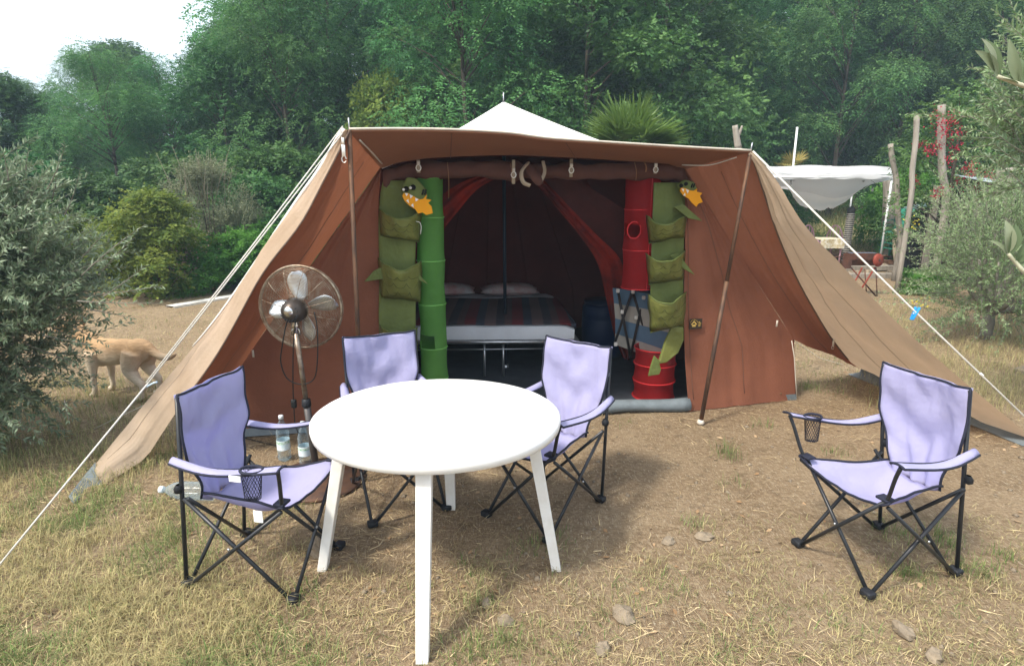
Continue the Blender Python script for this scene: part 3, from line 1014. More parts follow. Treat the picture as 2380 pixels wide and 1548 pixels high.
# ------------------------------------------------------------------ round white table
tb = Vector((-.325, 2.40, 0))
white_pl = mat("white_plastic", (.80, .80, .78), .32, var=.04, vscale=4, spec=.5, bump=.03, bscale=150)
dirty_pl = mat("white_plastic_leg", (.76, .75, .72), .45, col2=(.70, .68, .63), vscale=16, spec=.4)
table = thing("round_table", "white round plastic garden table with four splayed legs", "table", tuple(tb))
r_ = .53
mb = MB().lathe([(0, .718), (.2, .7185), (r_ - .03, .7185), (r_ - .012, .716), (r_, .708), (r_ + .001, .69), (r_ - .004, .668), (r_ - .012, .664), (r_ - .02, .668), (r_ - .03, .70), (.2, .704), (0, .704)], tb, 72)
mb.v = [(tb.x + (p[0] - tb.x) * 1.01, 2.465 + (p[1] - tb.y) * .925, p[2]) for p in mb.v]
mb.build("table_top", white_pl, table)
for dx, dy in ((0, -1), (0, 1), (-1, 0), (1, 0)):
    f = Vector((dx * .525, dy * .53 - .02, 0)) + tb
    t = Vector((dx * .40, dy * .385 + .05, .69)) + tb
    ax = Vector((dx, dy, 0)); sd = Vector((-dy, dx, 0))
    mb = MB()
    rows = []
    for k, hw, hd in ((0, .0225, .02), (.03, .0235, .021), (.9, .03, .026), (1, .032, .028)):
        p = lerp(f, t, k)
        rows.append([p - sd * hw - ax * hd, p + sd * hw - ax * hd, p + sd * hw + ax * hd, p - sd * hw + ax * hd, p - sd * hw - ax * hd])
    mb.grid(rows)
    mb.add(rows[0][:4], [(0, 1, 2, 3)])
    mb.build("leg", dirty_pl, table, smooth_=False, bevel=.004)


# ------------------------------------------------------------------ folding camp chairs
lav = mat("lavender_fabric", (.49, .475, .68), .85, col2=(.465, .45, .655), vscale=3, bump=.26, bscale=24, crease=(6.0, .8), trans=.36, tcol=(.40, .41, .76), spec=.12)
navy = mat("navy_piping", (.018, .02, .035), .7)
blk = mat("black_steel_tube", (.020, .022, .026), .38, spec=.5, var=.3, vscale=30)
blkp = mat("black_plastic", (.016, .017, .02), .5)

def make_chair():
    ch = thing("camp_chair", "folding camp chair", "chair")
    FL, FR = Vector((-.195, -.25, .012)), Vector((.195, -.25, .012))
    BL, BR = Vector((-.195, .25, .012)), Vector((.195, .25, .012))
    sFL, sFR = Vector((-.215, -.255, .455)), Vector((.215, -.255, .455))
    sBL, sBR = Vector((-.212, .235, .43)), Vector((.212, .235, .43))
    TL, TR = Vector((-.200, .275, .87)), Vector((.200, .275, .87))
    def rod(a, b, r=.0085, name="leg"):
        MB().tube([a, b], r, 8).build(name, blk, ch, local=True)
    rod(FL + Vector((.01, 0, 0)), sFR); rod(FR + Vector((-.01, .014, 0)), sFL + Vector((0, .014, 0)))
    rod(BL + Vector((.01, 0, 0)), sBR + Vector((0, -.018, 0))); rod(BR + Vector((-.01, -.016, 0)), sBL + Vector((0, -.03, 0)))
    for s, F, B, sF, sB in ((-1, FL, BL, sFL, sBL), (1, FR, BR, sFR, sBR)):
        rod(F + Vector((0, .012, 0)), sB + Vector((-.012 * s, 0, -.01)))
        rod(B + Vector((s * .014, -.012, 0)), sF + Vector((s * .014, 0, -.02)))
    rod(BL + Vector((0, .012, 0)), TL + Vector((0, .012, -.012)), .009, "back_post")
    rod(BR + Vector((0, .012, 0)), TR + Vector((0, .012, -.012)), .009, "back_post")
    for p in (FL, FR, BL, BR):
        MB().box(p + Vector((0, 0, .008)), (.052, .044, .03)).build("foot_cap", blkp, ch, bevel=.008, local=True)
    # rivets where the tubes cross
    for p in (Vector((0, -.262, .235)), Vector((-.232, 0, .235)), Vector((.232, 0, .235))):
        MB().lathe([(0, -.004), (.006, -.002), (.006, .002), (0, .004)], p, 8, (0, 1, 0) if abs(p.x) < .1 else (1, 0, 0)).build("rivet", steel_m, ch, local=True)
    # seat: hangs from four corners, sags in the middle
    nu, nv = 17, 15
    rows = []
    for i in range(nu):
        u = i / (nu - 1) * 2 - 1
        row = []
        for j in range(nv):
            v = j / (nv - 1)
            hw = lerp(.235, .132, v ** .9) - .022 * math.sin(math.pi * v)
            y = lerp(-.265, .20, v) + .015 * (1 - v) * (1 - u * u) * 1.4
            edge = abs(u) ** 3
            z = .455 - .045 * math.sin(math.pi * min(1, v * 1.05)) * (1 - edge * .75) - .075 * (1 - u * u) ** .9 * (.35 + .65 * math.sin(math.pi * (.25 + .6 * v))) - .045 * v
            z += .012 * mnoise.noise(Vector((u * 3, v * 4, 2))) + .006 * math.sin(u * 10) * v
            row.append(Vector((u * hw, y, z)))
        rows.append(row)
    seat = MB().grid(rows, flip=True).build("seat", lav, ch, solid=.003, local=True)
    e1 = [rows[0][j] for j in range(nv)]; e2 = [rows[-1][j] for j in range(nv)]; e3 = [r__[0] for r__ in rows]
    MB().tube(e3, .0055, 6).tube(e1, .0055, 6).tube(e2, .0055, 6).build("piping", navy, seat, local=True)
    # back: wide at the top, drawn in towards the seat
    nu, nv = 23, 26
    brow = []
    for i in range(nu):
        u = i / (nu - 1) * 2 - 1
        row = []
        for j in range(nv):
            v = j / (nv - 1)                      # 0 at the seat, 1 at the top
            hw = lerp(.130, .204, float(smooth(.04, .60, v)))
            z = lerp(.345, .868, v) + .04 * abs(u) ** 2.5 * (1 - v)
            y = lerp(.195, .285, v) + .05 * (1 - u * u) * math.sin(math.pi * (.15 + .75 * v)) * .8
            y += .016 * mnoise.noise(Vector((u * 2.0, v * 3.0, 5))) + .010 * mnoise.noise(Vector((u * 5 + v * 3, v * 4 - u * 2, 1))) + .012 * math.sin(u * 11 + v * 4) * (1 - v) ** 1.5 + .006 * math.sin(6 * abs(u) - 14 * v) * math.sin(math.pi * v)
            z -= .012 * (1 - u * u) * v
            row.append(Vector((u * hw, y, z)))
        brow.append(row)
    bk = MB().grid(brow).build("backrest", lav, ch, solid=.003, local=True)
    mbp = MB().tube([brow[0][j] for j in range(nv)], .0055, 6).tube([brow[-1][j] for j in range(nv)], .0055, 6).tube([r__[-1] for r__ in brow], .0055, 6)
    mbp.build("piping", navy, bk, local=True)
    # doubled pocket of cloth over the top of the posts
    sl = [[p + Vector((0, .026 - .012 * abs(k / 11 - 1), 0)) for p in brow[k][17:]] for k in range(nu)]
    MB().grid(sl).build("top_sleeve", lav, bk, solid=.002, local=True)
    # corner patches
    for p in (sFL, sFR):
        MB().box(p + Vector((-.012 * np.sign(p.x), .012, .006)), (.055, .05, .012)).build("corner_patch", navy, ch, bevel=.004, local=True)
    for p in (sBL, sBR):
        MB().lathe([(.006, -.02), (.018, -.012), (.02, .006), (.012, .02)], p + Vector((-.012 * np.sign(p.x), .026, .03)), 10).build("post_collar", blkp, ch, local=True)
    # arms: curved support rod and padded cloth strap
    for s in (-1, 1):
        tip = Vector((s * .285, -.30, .64))
        MB().tube(spline([Vector((s * .215, -.25, .45)), Vector((s * .235, -.265, .50)), Vector((s * .262, -.285, .585)), tip], 10), .0085, 8).build("arm_support", blk, ch, local=True)
        arm = []
        n_ = 14
        for i in range(n_):
            t = i / (n_ - 1)
            c = Vector((lerp(s * .282, s * .215, t), lerp(-.315, .285, t), .648 - .045 * math.sin(math.pi * t) - .05 * t))
            w = lerp(.030, .020, t) + .003 * math.sin(math.pi * t)
            arm.append([c + Vector((k * w, 0, .008 * (1 - k * k) + .012 * (abs(k) ** 2) * math.sin(5 * t))) for k in np.linspace(-1, 1, 7)])
        am = MB().grid(arm, flip=True).build("armrest", lav, ch, solid=.004, local=True)
        MB().tube([a_[0] for a_ in arm], .005, 6).tube([a_[-1] for a_ in arm], .005, 6).tube(arm[0], .005, 6).build("piping", navy, am, local=True)
        if s == -1:
            cc = arm[3][3] + Vector((0, .02, .004))
            MB().tube([cc + Vector((.034 * math.cos(a), .05 * math.sin(a), .004)) for a in np.linspace(0, 2 * math.pi, 20)[:-1]], .006, 6, closed=True).build("cup_ring", navy, am, local=True)
            # woven net pocket
            net = MB()
            nn, dep = 18, .115
            rad = lambda h: (.034 * (1 - .25 * h), .045 * (1 - .22 * h))
            for sgn in (1, -1):
                for k in range(nn):
                    pts = []
                    for h in np.linspace(0, 1, 6):
                        a = 2 * math.pi * k / nn + sgn * h * 1.6
                        rx, ry = rad(h)
                        pts.append(cc + Vector((rx * math.cos(a), ry * math.sin(a), -dep * h)))
                    pts.append(cc + Vector((0, 0, -dep - .006)))
                    net.tube(pts, .0010, 4, cap=False)
            net.build("cup_net", navy, am, local=True)
    return ch

def set_chair(o, c, f, label, group="lavender camp chairs around the table"):
    o.location = (c[0], c[1], 0)
    o.rotation_euler = (0, 0, math.atan2(f[0], -f[1]))
    tag(o, label, "chair", group)

chair0 = make_chair()
specs = [((-1.105, 2.405), (.976, -.217), "lavender camp chair at left with its back to the tent wing, care label hanging"),
         ((1.665, 2.455), (-.95, -.31), "lavender camp chair standing apart on the right, in full sun"),
         ((-.63, 3.04), (.41, -.91), "shaded lavender camp chair behind the table, next to the standing fan"),
         ((.175, 2.905), (-.62, -.785), "pale lavender camp chair tucked behind the right side of the table")]
chairs = [chair0] + [copy_tree(chair0) for _ in range(3)]
for o, (c, f, l) in zip(chairs, specs):
    set_chair(o, c, f, l)
# the backs of the left and right chairs lean forward, their frames slack
def slack(chair, fy, fx):
  for o in [x for x in bpy.data.objects if x.type == 'MESH' and (x.parent == chair or (x.parent and x.parent.parent == chair))]:
    o.data = o.data.copy()
    for v_ in o.data.vertices:
        k_ = max(0.0, v_.co.z - .30) * max(0.0, min(1.0, (v_.co.y + .30) / .5))
        v_.co.y -= fy * k_
        v_.co.x += fx * k_
slack(chairs[1], .20, -.06)
slack(chairs[0], .17, .03)
# care label on the left chair only
for c_, s_ in (((-.225, -.15, .40), (.003, .04, .05)), ((-.295, -.12, .595), (.003, .05, .024))):
    lto = MB().box(Vector(c_), s_).build("care_label", mat("white_label", (.8, .8, .78), .8), None, smooth_=False)
    lto.parent = chair0


# ------------------------------------------------------------------ standing fan
fc = Vector((-1.135, 3.27, 0))
fan = thing("standing_fan", "old chrome pedestal fan with rusty wire cage, seen from behind", "fan", tuple(fc))
chrome = mat("worn_chrome", (.62, .63, .62), .22, metal=1.0, col2=(.35, .30, .24), vscale=18)
blade_m = mat("blade_metal", (.62, .66, .68), .30, metal=.85)
cage_m = mat("rusty_cage", (.34, .29, .22), .45, metal=.7, col2=(.14, .085, .05), vscale=30)
hub = Vector((-1.158, 3.24, 1.03))
fn = Vector((-.10, -1.0, -.02)).normalized()      # the fan's back, towards the viewer
q_ = Vector((0, 0, 1)).rotation_difference(fn)
def fp(x, y, z):                                    # local: z towards viewer
    return hub + q_ @ Vector((x, y, z))
fu = (q_ @ Vector((1, 0, 0))); fv = (q_ @ Vector((0, 1, 0)))
# screen-aligned frame for the blades
ex = Vector((1, -.1, 0)).normalized(); ez = fn.cross(ex).normalized() * -1
if ez.z < 0: ez = -ez
def fq(a, r, d): return hub + ex * (r * math.cos(a)) + ez * (r * math.sin(a)) + fn * d
mb = MB()
Rc = .226
def ring(mb, r, d, w, n=56):
    mb.tube([fq(2 * math.pi * k / n, r, d) for k in range(n)], w, 5, closed=True)
for k in range(24):
    r = .065 + (Rc - .065) * k / 23
    t = r / Rc
    ring(mb, r, .075 * math.sqrt(max(0, 1 - (t * .97) ** 4)), .0011, 48)
back_guard = mb
for k in range(12):
    a = 2 * math.pi * (k + .5) / 12
    mb.tube([fq(a, r, .077 * math.sqrt(max(0, 1 - (r / Rc * .97) ** 4)) - .001) for r in np.linspace(.06, Rc, 8)], .0016, 4)
mb.build("rear_cage", cage_m, fan)
mb = MB()
for k in range(20):
    r = .04 + (Rc - .04) * k / 19
    ring(mb, r, -.095 * math.sqrt(max(0, 1 - (r / Rc * .97) ** 4)) - .01, .0011, 40)
mb.build("front_cage", cage_m, fan)
mb = MB(); ring(mb, Rc + .003, -.004, .007, 64); mb.build("cage_rim", cage_m, fan)
# blades, at rest
for a0 in (R(92), R(2), R(182), R(272)):
    rows = []
    for i in range(9):
        t = i / 8
        r = lerp(.035, .195, t)
        hw = [.020, .026, .034, .041, .046, .048, .046, .038, .018][i]
        row = []
        for k in np.linspace(-1, 1, 5):
            off = hw * k + .016 * math.sin(t * 2.2)
            c = hub + ex * (r * math.cos(a0) - off * math.sin(a0)) + ez * (r * math.sin(a0) + off * math.cos(a0)) + fn * (-.035 + .022 * k)
            row.append(c)
        rows.append(row)
    MB().grid(rows).build("blade", blade_m, fan, solid=.002)
mb = MB().lathe([(0, .15), (.022, .149), (.03, .146), (.045, .135), (.058, .115), (.066, .085), (.066, .05), (.05, .03), (.03, .0)], hub, 28, fn)
motor = mb.build("motor_housing", mat("dark_bronze", (.075, .060, .050), .4, metal=.6, var=.3), fan)
MB().lathe([(0, .156), (.020, .155), (.026, .149)], hub + ez * .008, 20, fn).build("motor_cap", chrome, motor)
mb = MB()
for k in range(9):
    a = R(200 + 140 * k / 8)
    mb.box(fq(a, .044, .139), (.005, .006, .016), Matrix.Rotation(a + R(90), 3, 'Y'))
mb.build("vent_slots", blkp, motor)
neck = hub + fn * .08 + Vector((0, 0, -.075))
MB().lathe([(.018, .03), (.024, .02), (.016, .008), (.024, -.004), (.014, -.02), (.010, -.06)], neck, 16).build("tilt_joint", chrome, fan)
MB().tube([neck + Vector((-.02, 0, -.06)), neck + Vector((-.018, 0, -.03)), neck + Vector((0, 0, -.018)), neck + Vector((.018, 0, -.03)), neck + Vector((.02, 0, -.06))], .005, 6).build("bracket", chrome, fan)
pb = fc + Vector((0, -.05, .02))
pt = neck + Vector((0, 0, -.05))
MB().tube([lerp(pb, pt, .52), pt], .014, 12).build("upper_pole", mat("worn_pole", (.33, .29, .24), .4, metal=.7, col2=(.18, .12, .08), vscale=25), fan)
MB().tube([pb, lerp(pb, pt, .545)], .020, 12).build("lower_pole", mat("worn_pole_dark", (.12, .11, .105), .4, metal=.6, var=.3), fan)
MB().lathe([(.016, .02), (.024, .016), (.026, -.02), (.021, -.03)], lerp(pb, pt, .545), 14).build("clamp_collar", blkp, fan)
MB().lathe([(0, .0), (.26, .0), (.275, .008), (.262, .022), (.15, .034), (.05, .05), (.022, .075)], (fc.x, fc.y - .05, gz(fc.x, fc.y)), 40).build("base", mat("rusty_base", (.16, .085, .05), .6, metal=.4, col2=(.08, .05, .04), vscale=10), fan)
cable_m = mat("black_cable", (.012, .013, .013), .5)
cb = [at(688, 715, 3.1), at(668, 745, 3.1), at(655, 810, 3.12), at(653, 845, 3.15), at(668, 880, 3.17), at(700, 893, 3.17), at(730, 880, 3.17), at(738, 830, 3.15), at(737, 760, 3.14), at(730, 725, 3.15)]
MB().tube(spline(cb, 40), .0032, 6).build("cable", cable_m, fan)
cb2 = [at(690, 722, 3.1), at(682, 800, 3.12), at(681, 900, 3.2), at(683, 940, 3.25), at(686, 985, 3.3), G(700, 1040, .01), G(640, 1035, .01), G(560, 1015, .01)]
MB().tube(spline(cb2, 40), .0032, 6).build("cable", cable_m, fan)
MB().box(at(683, 938, 3.24), (.03, .022, .05)).build("plug_socket", cable_m, fan, bevel=.006)


# ------------------------------------------------------------------ bottles
pet = bpy.data.materials.new("clear_pet"); pet.use_nodes = True
_n, _l = pet.node_tree.nodes, pet.node_tree.links
_t = _n.new("ShaderNodeBsdfTransparent"); _t.inputs[0].default_value = (.90, .95, .97, 1)
_f = _n.new("ShaderNodeLayerWeight"); _f.inputs[0].default_value = .45
_r = _n.new("ShaderNodeMapRange"); _r.inputs[3].default_value, _r.inputs[4].default_value = .04, .5
_m = _n.new("ShaderNodeMixShader")
_n["Principled BSDF"].inputs["Base Color"].default_value = (.42, .52, .58, 1)
_n["Principled BSDF"].inputs["Roughness"].default_value = .12
_l.new(_f.outputs["Facing"], _r.inputs[0]); _l.new(_r.outputs[0], _m.inputs[0])
_l.new(_t.outputs[0], _m.inputs[1]); _l.new(_n["Principled BSDF"].outputs[0], _m.inputs[2]); _l.new(_m.outputs[0], _n["Material Output"].inputs[0])
water_cap = mat("pale_cap", (.80, .86, .90), .4)
def bottle(base, axis, L, rad, label, lab_m, cat="bottle", lab_txt=None):
    t = thing("water_bottle", label, cat, tuple(base))
    prof = [(0, .002), (rad * .75, 0), (rad, .012)]
    for k in range(13):
        z = .03 + (L * .62 - .03) * k / 12
        prof.append((rad * (1 - (.05 if k % 2 and (k < 3 or k > 6) else 0)), z))
    prof += [(rad * .96, L * .66), (rad * .75, L * .78), (rad * .45, L * .87), (rad * .30, L * .91), (rad * .30, L * .95)]
    MB().lathe(prof, base, 20, axis).build("body", pet, t)
    a = Vector(axis).normalized()
    MB().lathe([(0, .022), (rad * .36, .022), (rad * .38, .018), (rad * .38, 0), (0, 0)], Vector(base) + a * L * .945, 14, axis).build("cap", water_cap, t)
    if lab_m:
        lb = MB().lathe([(rad * 1.01, L * .26), (rad * 1.012, L * .48)], base, 20, axis).build("label_wrap", lab_m, t)
        if lab_txt:
            for (z0, z1, mm) in lab_txt:
                MB().lathe([(rad * 1.02, L * z0), (rad * 1.02, L * z1)], base, 20, axis).build("printed_band", mm, lb)
    return t
lab_w = mat("white_paper_label", (.74, .78, .78), .5, col2=(.55, .68, .72), vscale=30)
lab_g = mat("green_print", (.06, .30, .14), .5, col2=(.75, .80, .75), vscale=70)
pb1, pb2 = Vector((-1.43, 3.50, gz(-1.43, 3.5))), Vector((-1.27, 3.42, gz(-1.27, 3.42)))
bottle(pb1, (0, 0, 1), .29, .040, "tall clear water bottle with green printed label standing left of the fan pole", lab_w, lab_txt=[(.40, .46, lab_g)])
bottle(pb2, (0, 0, 1), .28, .038, "clear water bottle standing close behind the fan pole", lab_w, lab_txt=[(.40, .45, lab_g)])
lb1 = Vector((-1.62, 2.99, gz(-1.62, 2.99) + .058))
bottle(lb1, (-1, .03, .02), .30, .050, "large clear ribbed water bottle lying on the ground, cap to the left", None)
lb2 = Vector((-1.26, 2.97, gz(-1.26, 2.97) + .045))
bottle(lb2, (-1, -.06, .02), .30, .045, "clear water bottle lying on the ground under the left chair", None)


# ------------------------------------------------------------------ bed inside the tent
bedc = Vector((-.13, 5.9, .02))
bed = thing("folding_bed", "low double bed with steel frame and white mattress inside the tent", "bed", tuple(bedc))
bu_ = Vector((.985, .03, 0)); bv_ = Vector((-.06, .998, 0))
def bpt(u, v, z): return Vector((-.30, 5.10, 0)) + bu_ * u + bv_ * v + Vector((0, 0, z))
def slab(u0, u1, v0, v1, z0, z1, nu=20, nv=20, wr=.01, seed=0.0):
    rows = []
    for i in range(nu + 1):
        row = []
        for j in range(nv + 1):
            u, v = lerp(u0, u1, i / nu), lerp(v0, v1, j / nv)
            e = min(i / nu, 1 - i / nu, 1) * min(1, 1)
            z = z1 - .03 * (max(0, 1 - 12 * min(i / nu, 1 - i / nu)) ** 2 + max(0, 1 - 12 * min(j / nv, 1 - j / nv)) ** 2) + wr * mnoise.noise(Vector((u * 3, v * 3, seed)))
            row.append(bpt(u, v, z))
        rows.append(row)
    mb = MB().grid(rows)
    def skirt(pts):
        mb.grid([pts, [Vector((p.x, p.y, lerp(p.z, z0, .5))) + Vector((.012 * mnoise.noise(p * 5), -.012 + .012 * mnoise.noise(p * 6), 0)) for p in pts], [Vector((p.x, p.y, z0)) for p in pts]])
    skirt([r__[0] for r__ in rows]); skirt(rows[-1]); skirt([r__[-1] for r__ in rows][::-1]); skirt(rows[0][::-1])
    return mb
sheet = mat("white_sheet", (.70, .72, .76), .9, var=.1, vscale=4, bump=.4, bscale=9)
slab(-.62, .86, 0, 1.62, .375, .52, seed=1, wr=.016).build("mattress", sheet, bed)
mb = MB()
for v in (-.005, 1.62): mb.tube([bpt(-.66, v, .355), bpt(.90, v, .355)], .017, 8)
for u in (-.65, .89): mb.tube([bpt(u, 0, .355), bpt(u, 1.62, .355)], .017, 8)
mb.build("frame", steel_m, bed)
for u, v in ((.06, .08), (.23, .08), (-.6, .1), (.8, .1), (-.6, 1.5), (.8, 1.5)):
    MB().tube([bpt(u, v, .0), bpt(u, v, .35)], .011, 8).build("leg", steel_m, bed)
MB().tube([bpt(-.6, .06, .27), bpt(.8, .06, .275)], .006, 6).build("cross_bar", steel_m, bed)
# striped blanket
blm = bpy.data.materials.new("striped_blanket"); blm.use_nodes = True
N_, L_ = blm.node_tree.nodes, blm.node_tree.links
tcn = N_.new("ShaderNodeTexCoord"); spx = N_.new("ShaderNodeSeparateXYZ"); L_.new(tcn.outputs["Object"], spx.inputs[0])
ml_ = N_.new("ShaderNodeMath"); ml_.operation = 'MULTIPLY'; ml_.inputs[1].default_value = 2.4; L_.new(spx.outputs[0], ml_.inputs[0])
fr_ = N_.new("ShaderNodeMath"); fr_.operation = 'FRACT'; L_.new(ml_.outputs[0], fr_.inputs[0])
cr_ = N_.new("ShaderNodeValToRGB"); cr_.color_ramp.interpolation = 'CONSTANT'
els = cr_.color_ramp.elements
els[0].color = (.13, .018, .024, 1); els[1].position = .24; els[1].color = (.035, .04, .06, 1)
for p_, c_ in ((.42, (.12, .075, .075, 1)), (.66, (.04, .035, .045, 1)), (.84, (.09, .05, .05, 1))):
    e_ = els.new(p_); e_.color = c_
L_.new(fr_.outputs[0], cr_.inputs[0]); L_.new(cr_.outputs[0], N_["Principled BSDF"].inputs["Base Color"]); N_["Principled BSDF"].inputs["Roughness"].default_value = .95
bl = slab(-.635, .875, .012, 1.25, .514, .534, seed=1, wr=.016).build("striped_blanket", blm)
tag(bl, "red, grey and black striped blanket spread over the bed", "blanket")
def pillow(u, v, w, d, label, flower):
    rows = []
    for i in range(15):
        a = i / 14 * 2 - 1
        row = []
        for j in range(11):
            b = j / 10 * 2 - 1
            h = .075 * ((1 - abs(a) ** 3) * (1 - abs(b) ** 2.6)) ** .6
            row.append((a, b, h))
        rows.append(row)
    mb = MB()
    mb.grid([[bpt(u + a * w / 2 * (1 - .06 * (1 - abs(b))), v + b * d / 2, .575 + h + .006 * mnoise.noise(Vector((a * 3, b * 3, u)))) for a, b, h in r__] for r__ in rows])
    mb.grid([[bpt(u + a * w / 2 * (1 - .06 * (1 - abs(b))), v + b * d / 2, .575 - h * .6) for a, b, h in r__] for r__ in rows], flip=True)
    o = mb.build("pillow", flower)
    tag(o, label, "pillow", "pillows on the bed")
pm = mat("flowered_pillowcase", (.70, .68, .66), .9, col2=(.62, .30, .28), vscale=5.5)
pillow(-.33, 1.42, .62, .36, "white flowered pillow on the left half of the bed", pm)
pillow(.36, 1.40, .64, .36, "white flowered pillow right of the tent's centre pole", pm)


# ------------------------------------------------------------------ things hanging and standing inside the tent
def mesh_tube(name, label, prof, c, col, tcol, alpha, hole=None, cat="hanging basket", n=28, top_py=None):
    t = thing(name, label, cat, tuple(c))
    cm = mat(name + "_net_" + str(round(c.x, 2)), col, .8, trans=.5, tcol=tcol, alpha=alpha, var=.2, vscale=7, bump=.3, bscale=30, crease=(7, .9))
    mb = MB()
    rows = []
    for r, z in prof:
        rows.append([(r * (1 + .07 * mnoise.noise(Vector((math.cos(2 * math.pi * (j % n) / n) * 1.3, math.sin(2 * math.pi * (j % n) / n) * 1.3, z * 7 + c.x)))), z + .008 * math.sin(2 * math.pi * j / n + z * 9), 2 * math.pi * j / n) for j in range(n + 1)])
    V_, F_ = [], []
    for row in rows:
        for r, z, a in row:
            V_.append(Vector((c.x + r * math.cos(a), c.y + r * math.sin(a), z)))
    w_ = n + 1
    for i in range(len(rows) - 1):
        for j in range(n):
            pc = (V_[i * w_ + j] + V_[(i + 1) * w_ + j + 1]) / 2
            if hole and pc.y < c.y and (pc.x - hole[0]) ** 2 + ((pc.z - hole[1])) ** 2 < hole[2] ** 2:
                continue
            F_.append((i * w_ + j, i * w_ + j + 1, (i + 1) * w_ + j + 1, (i + 1) * w_ + j))
    mb.add(V_, F_)
    mb.build("net", cm, t)
    hm = mat(name + "_hoop_" + str(round(c.x, 2)), tuple(min(1, k * 1.25) for k in col), .6)
    return t, hm

def puffed(zs, r, pinch=.93, k=6):
    """profile narrowing slightly between hoops"""
    pr = []
    for a, b in zip(zs, zs[1:]):
        for i in range(k):
            t = i / k
            pr.append((r * (1 - (1 - pinch) * math.sin(math.pi * t)), lerp(a, b, t)))
    pr.append((r, zs[-1]))
    return pr

gtc = Vector((-.565, 4.20, 0))
zs = [at(990, py, 4.2).z for py in (415, 505, 605, 705, 805, 876)]
zs.append(zs[-1] - .1)
gt, hm = mesh_tube("hanging_net_tube", "bright green net storage tube hanging at the left of the tent opening", puffed(zs, .098), gtc, (.15, .37, .085), (.18, .50, .09), .93, hole=(gtc.x - .03, at(960, 785, 4.2).z, .06))
for z in zs:
    MB().tube([gtc + Vector((.099 * math.cos(a), .099 * math.sin(a), z)) for a in np.linspace(0, 2 * math.pi, 25)[:-1]], .0035, 5, closed=True).build("hoop", hm, gt)
MB().lathe([(0, zs[0] + .001), (.098, zs[0])], gtc, 24).build("top", MATS["hanging_net_tube_net_" + str(round(gtc.x, 2))], gt)
hook = at(990, 405, 4.2)
MB().tube([Vector((gtc.x, gtc.y, zs[0])), Vector((gtc.x, gtc.y, zs[0] + .08))], .004, 6).build("hanging_cord", tape_m, gt)

rtc = Vector((at(1490, 540, 4.52).x, 4.52, 0))
zs = [at(1490, py, 4.52).z for py in (412, 487, 580, 668)]
rt, hm = mesh_tube("hanging_net_tube", "red net storage tube with a round side hole hanging at the right of the opening", puffed(zs, .130, .95), rtc, (.52, .028, .030), (.75, .05, .045), .62, hole=(at(1473, 535, 4.42).x, at(1473, 535, 4.42).z, .048))
for z in zs:
    MB().tube([rtc + Vector((.131 * math.cos(a), .131 * math.sin(a), z)) for a in np.linspace(0, 2 * math.pi, 25)[:-1]], .0035, 5, closed=True).build("hoop", hm, rt)
hc = Vector((at(1473, 535, 4.42).x, 4.405, at(1473, 535, 4.42).z))
MB().tube([hc + Vector((.052 * math.cos(a), .012 * (math.cos(a)) - .0, .06 * math.sin(a))) for a in np.linspace(0, 2 * math.pi, 25)[:-1]], .005, 5, closed=True).build("hole_rim", hm, rt)
MB().tube([rtc + Vector((.035, -.127, z)) for z in np.linspace(zs[-1], zs[0], 8)], .003, 5).build("side_seam", hm, rt)
MB().tube([Vector((rtc.x, rtc.y, zs[0])), Vector((rtc.x + .02, rtc.y - .05, zs[0] + .06))], .004, 6).build("hanging_cord", tape_m, rt)

rbc = Vector((1.15, 4.66, .018))
zs = [.02, .16, .30, .425]
rb, hm = mesh_tube("laundry_basket", "red pop-up net laundry basket on the tent floor at the right", puffed(zs, .165, .95), rbc, (.40, .016, .018), (.55, .03, .03), .80, cat="basket")
for z in zs:
    MB().tube([rbc + Vector((.166 * math.cos(a), .166 * math.sin(a), z - .018)) for a in np.linspace(0, 2 * math.pi, 29)[:-1]], .006, 6, closed=True).build("hoop", hm, rb)
MB().lathe([(0, .022), (.165, .022)], rbc - Vector((0, 0, .012)), 24).build("bottom", MATS["laundry_basket_net_" + str(round(rbc.x, 2))], rb)

# striped cloth stand with crossed legs
scv = Vector((at(1470, 750, 4.86).x, 4.86, .02))
st = thing("cloth_cupboard", "blue and beige striped fabric camp cupboard with crossed dark legs", "cupboard", tuple(scv))
def sp_(px, py, Y=4.86): return at(px, py, Y - (.54 if Y > 5 else 0))
sb, sg = mat("blue_stripe_cloth", (.10, .165, .24), .9, var=.15), mat("beige_stripe_cloth", (.36, .34, .30), .9, var=.15)
L0 = [sp_(1424, 670), sp_(1427, 705), sp_(1430, 740), sp_(1430, 775), sp_(1428, 800)]
R0 = [sp_(1560, 690, 5.2), sp_(1560, 728, 5.2), sp_(1560, 775, 5.2), sp_(1560, 818, 5.2), sp_(1560, 850, 5.2)]
for k in range(4):
    MB().grid(ruled(resample([L0[k], L0[k + 1]], 6), resample([R0[k], R0[k + 1]], 6), 10, .008, seed=k)).build("cloth_stripe", sb if k % 2 == 0 else sg, st)
MB().grid(ruled(resample([L0[0], R0[0]], 8), resample([sp_(1440, 668, 5.8), sp_(1560, 670, 5.7)], 8), 6, .008)).build("cloth_top", sb, st)
lgm = mat("dark_alu_leg", (.035, .03, .03), .4, metal=.4)
for a, b in (((1436, 674), (1466, 832)), ((1470, 676), (1428, 800)), ((1470, 676), (1507, 800)), ((1496, 690), (1465, 830))):
    pa, pb_ = sp_(*a, 5.31), sp_(*b, 5.31)
    pb_.z = max(pb_.z, .02)
    MB().tube([pa, pb_], .011, 8).build("leg", lgm, st)
for c_ in ((1436, 676), (1471, 678), (1496, 692), (1446, 725), (1478, 738), (1431, 800)):
    MB().box(sp_(*c_, 5.285), (.026, .026, .03)).build("joint", mat("white_joint", (.6, .59, .56), .5), st, bevel=.005)
bbc = Vector((at(1400, 780, 5.9).x, 5.9, .02))
